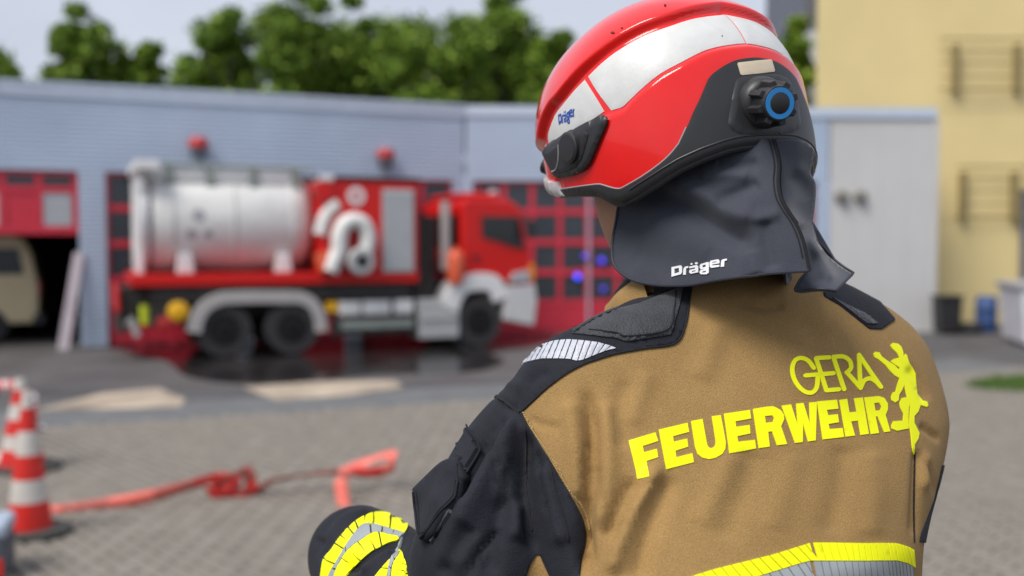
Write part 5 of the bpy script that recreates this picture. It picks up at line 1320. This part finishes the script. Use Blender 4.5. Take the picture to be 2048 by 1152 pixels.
# mirrored right half of the flap, on the far side of the neck
Lm = h_local(W1_); Lm[:, 1] *= -1; Lm[:, 1] -= .006; Lm[:, 0] += np.clip(-.03 - Lm[:, 2], 0, 1) * .35 + .01
mo = mesh_obj('far_flap', h_world(Lm), [f[::-1] for f in F1_], m_flap, flap, True); md = mo.modifiers.new('thickness', 'SOLIDIFY'); md.thickness = .002
tps2 = TPS([(1545, 286, .976), (1600, 290, .988), (1631, 305, 1.012), (1560, 340, .970), (1630, 365, 1.02), (1562, 400, .962), (1626, 440, 1.025), (1592, 447, .955), (1610, 480, .962), (1619, 541, .962), (1640, 500, .985), (1640, 545, .955), (1588, 584, .952), (1635, 580, .938), (1668, 584, .936), (1706, 548, .985), (1660, 515, 1.0), (1600, 400, .985)])
FL2 = [(1543, 280), (1553, 306), (1556, 332), (1554, 362), (1559, 397), (1572, 422), (1590, 449), (1603, 482), (1611, 515), (1612, 543), (1600, 560), (1588, 581), (1600, 584.5), (1640, 580), (1664, 582), (1672, 585.5), (1690, 566), (1708, 548), (1684, 533), (1660, 513), (1638, 485), (1625, 445), (1629, 420), (1632, 385), (1630, 362), (1622, 345), (1628, 300), (1600, 280)]
o2 = smooth_poly(FL2 + FL2[:1], [0, 9, 11, 15, 17, 21, 28])
fl2, FS2, _, _ = depth_sheet('flap_tail', o2, tps2, m_flap, flap, [([(1618, 470), (1640, 510), (1668, 560)], .010, 12), ([(1600, 450), (1625, 520), (1640, 570)], -.010, 13), ([(1590, 330), (1610, 345), (1628, 370)], .005, 12), ([(1580, 350), (1605, 375), (1620, 400)], -.004, 14)])
tps3 = TPS([(1618, 440, 1.035), (1640, 470, 1.04), (1670, 515, 1.04), (1640, 520, 1.03), (1618, 500, 1.03)])
depth_sheet('flap_lining', [(1618, 432), (1630, 449), (1650, 482), (1670, 516), (1655, 525), (1620, 490)], tps3, m_flap, flap)
# piping and seams of the flap
def sheet_tube(name, path, S, r, m, lift=.001, step=4): return surf_tube(name, path, S, r, m, flap, step, lift)
sheet_tube('piping', [(x + 1, y - .5) for x, y in FL1[0:19]], FS1, .0014, m_pipe, .0006)
sheet_tube('piping', [(1611, 515), (1612, 543), (1600, 560), (1589, 580)], FS2, .0012, m_pipe); sheet_tube('piping', [(1590, 582), (1640, 579), (1669, 583)], FS2, .0012, m_pipe); sheet_tube('piping', [(1670, 583), (1690, 564), (1706, 547)], FS2, .0012, m_pipe); sheet_tube('piping', [(1706, 547), (1684, 532), (1661, 514), (1640, 488)], FS2, .0012, m_pipe)
sheet_tube('flap_seam', FL1[18:28], FS1, .0018, m_seam, .0002)
for dx in (-9, 5): 
    pth = [(x + dx, y) for x, y in FL1[19:28]]
    sheet_tube('flap_stitching', pth if dx < 0 else [(x + 3, y) for x, y in FL1[21:28]], FS1 if dx < 0 else FS2, .0006, m_seam, .0008)
for g, hl in NAME: patch('print_letter', zf(g), FS1, m_print, flap, off=.0012, spacing=4, holes=[zf(h) for h in hl], edge=0, sink=0)

# ------------------------------------------------------------------ head, neck, collar
hd = MB(); hs = []
# (height, half width, front, back) in the head's own frame below the helmet
for z, w, fr, bk, cx_ in ((.09, .055, .06, .06, 0), (.07, .070, .080, .08, 0), (.03, .076, .088, .09, 0), (-.01, .077, .090, .092, 0), (-.05, .075, .088, .085, 0), (-.075, .0735, .088, .075, 0), (-.09, .0725, .088, .068, .0), (-.105, .070, .086, .062, .0), (-.12, .0655, .084, .05, .0), (-.135, .058, .080, .04, .0), (-.148, .046, .074, .03, .0), (-.157, .03, .062, .02, .0), (-.162, .012, .04, .01, .0)):
    ring = []
    for q in range(48):
        a = 2 * math.pi * q / 48; x = math.cos(a) * (fr if math.cos(a) > 0 else bk) + cx_; y = math.sin(a) * w
        if -.10 < z < .0 and abs(y) < .016 and x > .06: x += .020 * math.exp(-((z + .05) / .02) ** 2) * math.exp(-(y / .009) ** 2)     # nose
        if abs(z + .03) < .02 and x > .06: x -= .008 * math.exp(-((abs(y) - .032) / .012) ** 2)                                  # eye sockets
        if abs(z + .085) < .015 and x > .06: x += .004 * math.exp(-(y / .02) ** 2)                                                # mouth
        ring.append(h_world((x + .024, y + .010, z)))
    hs.append(ring)
v_, f_ = loft(hs[::-1]); hd.add(v_, f_)
nk0 = h_world((-.02, 0, -.06)); nk1 = at(1425, 610, 1.10)
hd.tube([tuple(nk0), tuple((nk0 + nk1) / 2), tuple(nk1)], [.060, .060, .066], 28)
for sg in (1, -1):
    e0 = h_world((-.015, sg * .070, -.03)); hd.tube([tuple(e0 + HM @ np.array([0, 0, .03])), tuple(e0 + HM @ np.array([-.012, sg * .008, .012])), tuple(e0 + HM @ np.array([-.006, sg * .006, -.025]))], [.008, .011, .007], 10)
tmp = mesh_obj('tmp', hd.v, hd.f, m_skin); rm = tmp.modifiers.new('r', 'REMESH'); rm.mode = 'VOXEL'; rm.voxel_size = .004; sm = tmp.modifiers.new('s', 'SMOOTH'); sm.iterations = 5
bpy.context.view_layer.update(); me = bpy.data.meshes.new_from_object(tmp.evaluated_get(bpy.context.evaluated_depsgraph_get())); bpy.data.objects.remove(tmp)
me.materials.clear(); me.materials.append(m_skin); me.polygons.foreach_set('use_smooth', [True] * len(me.polygons))
bo = bpy.data.objects.new('body', me); COL.objects.link(bo); bo.parent = person; bo.matrix_parent_inverse = person.matrix_basis.inverted(); bo['label'] = 'strip of cheek and jaw below the helmet'
MB().tube([tuple(h_world((.03, .078, -.02))), tuple(h_world((.025, .076, -.07))), tuple(h_world((.05, .058, -.105)))], .006, 8).build('chin_strap', m_blk, helmet, smooth=True)
# standing collar
def ring_piece(name, prof, m, a0=0, a1=2 * math.pi, n=90, wob=.0):
    c0 = np.array(at(1416, 610, 1.095)); v = []; k = len(prof); rg = np.random.default_rng(2); ph = rg.uniform(0, 6, 4)
    for i in range(n):
        a = a0 + (a1 - a0) * i / (n - 1)
        wv = wob * (math.sin(3 * a + ph[0]) + .6 * math.sin(7 * a + ph[1]) + .4 * math.sin(13 * a + ph[2]))
        for r, h_ in prof: v.append(c0 + AX_R * (math.cos(a) * (r + wv)) + (AX_N * math.sin(a)) * (r + wv) * .92 + AX_U * (h_ + wv * .6))
    f = [(i * k + j, i * k + j + 1, (i + 1) * k + j + 1, (i + 1) * k + j) for i in range(n - 1) for j in range(k - 1)]
    o = mesh_obj(name, v, f, m, jacket, True); return o
col_prof = [(.094, -.035), (.104, -.022), (.1085, -.002), (.1075, .016), (.103, .026), (.098, .028), (.094, .022), (.092, .0), (.090, -.03)]
ring_piece('collar', [(r + .008, h_) for r, h_ in col_prof], m_tan, a0=math.pi * .86, a1=math.pi * 2.14, wob=.0016)
ring_piece('collar_lining', [(.094, -.03), (.096, .02), (.098, .036), (.0955, .040), (.091, .034), (.089, -.02)], m_navy, a0=math.pi * .9, a1=math.pi * 2.1, wob=.001)
ring_piece('collar_fold', [(.112, -.040), (.121, -.030), (.123, -.018), (.119, -.006), (.110, -.004)], m_tan, a0=math.pi * .88, a1=math.pi * 1.5, wob=.0012)

# ------------------------------------------------------------------ gloves, trousers and boots (below the frame)
def glove(wrist, dirv, upv, sgn):
    d = np.array(dirv, float); d /= np.linalg.norm(d); u = np.array(upv, float); u -= d * (u @ d); u /= np.linalg.norm(u); s_ = np.cross(d, u) * sgn
    g = MB(); W0 = np.array(wrist)
    g.tube([tuple(W0 - d * .03), tuple(W0 + d * .02), tuple(W0 + d * .06), tuple(W0 + d * .095)], [.034, .036, .042, .036], 16)
    for k, (off_, ln_) in enumerate(((-.030, .068), (-.010, .078), (.011, .074), (.030, .058))):
        b = W0 + d * .085 + s_ * off_
        g.tube([tuple(b), tuple(b + d * ln_ * .45 - u * .004), tuple(b + d * ln_ * .72 - u * ln_ * .35), tuple(b + d * ln_ * .60 - u * ln_ * .75)], [.0125, .012, .011, .009], 10)
    b = W0 + d * .03 - s_ * .036
    g.tube([tuple(b), tuple(b + d * .025 - s_ * .018 - u * .008), tuple(b + d * .055 - s_ * .016 - u * .022)], [.015, .013, .010], 10)
    tmp = mesh_obj('tmp', g.v, g.f, m_glove); rm = tmp.modifiers.new('r', 'REMESH'); rm.mode = 'VOXEL'; rm.voxel_size = .004; sm = tmp.modifiers.new('s', 'SMOOTH'); sm.iterations = 3
    bpy.context.view_layer.update(); me = bpy.data.meshes.new_from_object(tmp.evaluated_get(bpy.context.evaluated_depsgraph_get())); bpy.data.objects.remove(tmp)
    me.materials.clear(); me.materials.append(m_glove); me.polygons.foreach_set('use_smooth', [True] * len(me.polygons))
    o = bpy.data.objects.new('glove', me); COL.objects.link(o); o.parent = person; o.matrix_parent_inverse = person.matrix_basis.inverted()
glove(at(716, 1112, 1.22), (-.10, .9, -.12), (0, 0.1, 1), 1)
glove(at(1558, 1150, 1.53), (-.6, .6, .0), (0, 0, 1), -1)
hip = tor(0, T_LOW, -.10) + low_dir * .40
tr = MB(); lat = np.array([AX_R[0], AX_R[1], 0]); lat /= np.linalg.norm(lat)
for sg in (-1, 1):
    a = hip + lat * sg * .10; b = np.array([hip[0], hip[1] + .03, .52]) + lat * sg * .12; c = np.array([hip[0], hip[1] + .01, .14]) + lat * sg * .13
    tr.tube([tuple(hip + lat * sg * .05 + np.array([0, 0, .12])), tuple(a), tuple((a + b) / 2), tuple(b), tuple((b + c) / 2), tuple(c)], [.13, .125, .115, .098, .092, .098], 24)
    bt_ = MB(); bt_.tube([tuple(c + np.array([0, 0, .10])), tuple(c + np.array([0, 0, -.02])), tuple(np.array([c[0], c[1], .07]))], [.062, .058, .056], 18)
    fw = np.array([-AX_R[1], AX_R[0], 0]); fw /= np.linalg.norm(fw); h0 = np.array([c[0], c[1], .05]) - fw * .05
    bt_.tube([tuple(h0), tuple(h0 + fw * .10), tuple(h0 + fw * .2), tuple(h0 + fw * .27)], [.046, .048, .046, .034], 18)
    bt_.build('boot', m_bootm, person, smooth=True)
tr.build('trousers', m_navy, person, smooth=True)

# sleeve pocket standing off the upper arm
zp = lambda L: [(780 + x / 2.94, 760 + y / 2.94) for x, y in L]
def jd(px, py): return float(np.array(JS.hit(px, py)[0])[1])
PO = zp([(405, 445), (300, 480), (190, 580), (130, 640), (134, 690), (140, 730), (150, 800), (172, 935), (215, 895), (300, 780), (385, 690), (400, 600), (412, 560), (392, 490)])
tpsP = TPS([(918, 911, jd(935, 911) - .012), (911, 995, jd(915, 995) - .014), (919, 950, jd(925, 950) - .014), (853, 1064, jd(870, 1064) - .010), (838, 1078, jd(860, 1078) - .004), (824, 978, jd(860, 990) + .022), (845, 957, jd(880, 960) + .018), (882, 923, jd(905, 930) + .004), (830, 1020, jd(850, 1020) + .012), (870, 1000, jd(880, 1000) - .012)])
pk, PS, _, _ = depth_sheet('sleeve_pocket', smooth_poly(PO + PO[:1], [0, 3, 7, 10, 14]), tpsP, m_navy, jacket, [([(900, 925), (868, 985), (848, 1050)], .004, 10), ([(850, 965), (840, 1010), (842, 1060)], -.002, 6)], thick=.011, spacing=6)
pk['label'] = 'bulging navy pocket on the upper sleeve'
surf_tube('pocket_edge', zp([(140, 660), (150, 760), (172, 925), (215, 890), (300, 775), (382, 690), (400, 590), (392, 490)]), PS, .0012, m_navy, jacket, 4, .001)
surf_tube('pocket_stitching', zp([(155, 660), (168, 760), (185, 900), (290, 765), (368, 680), (385, 590)]), PS, .0006, m_seam, jacket, 4, .0006)
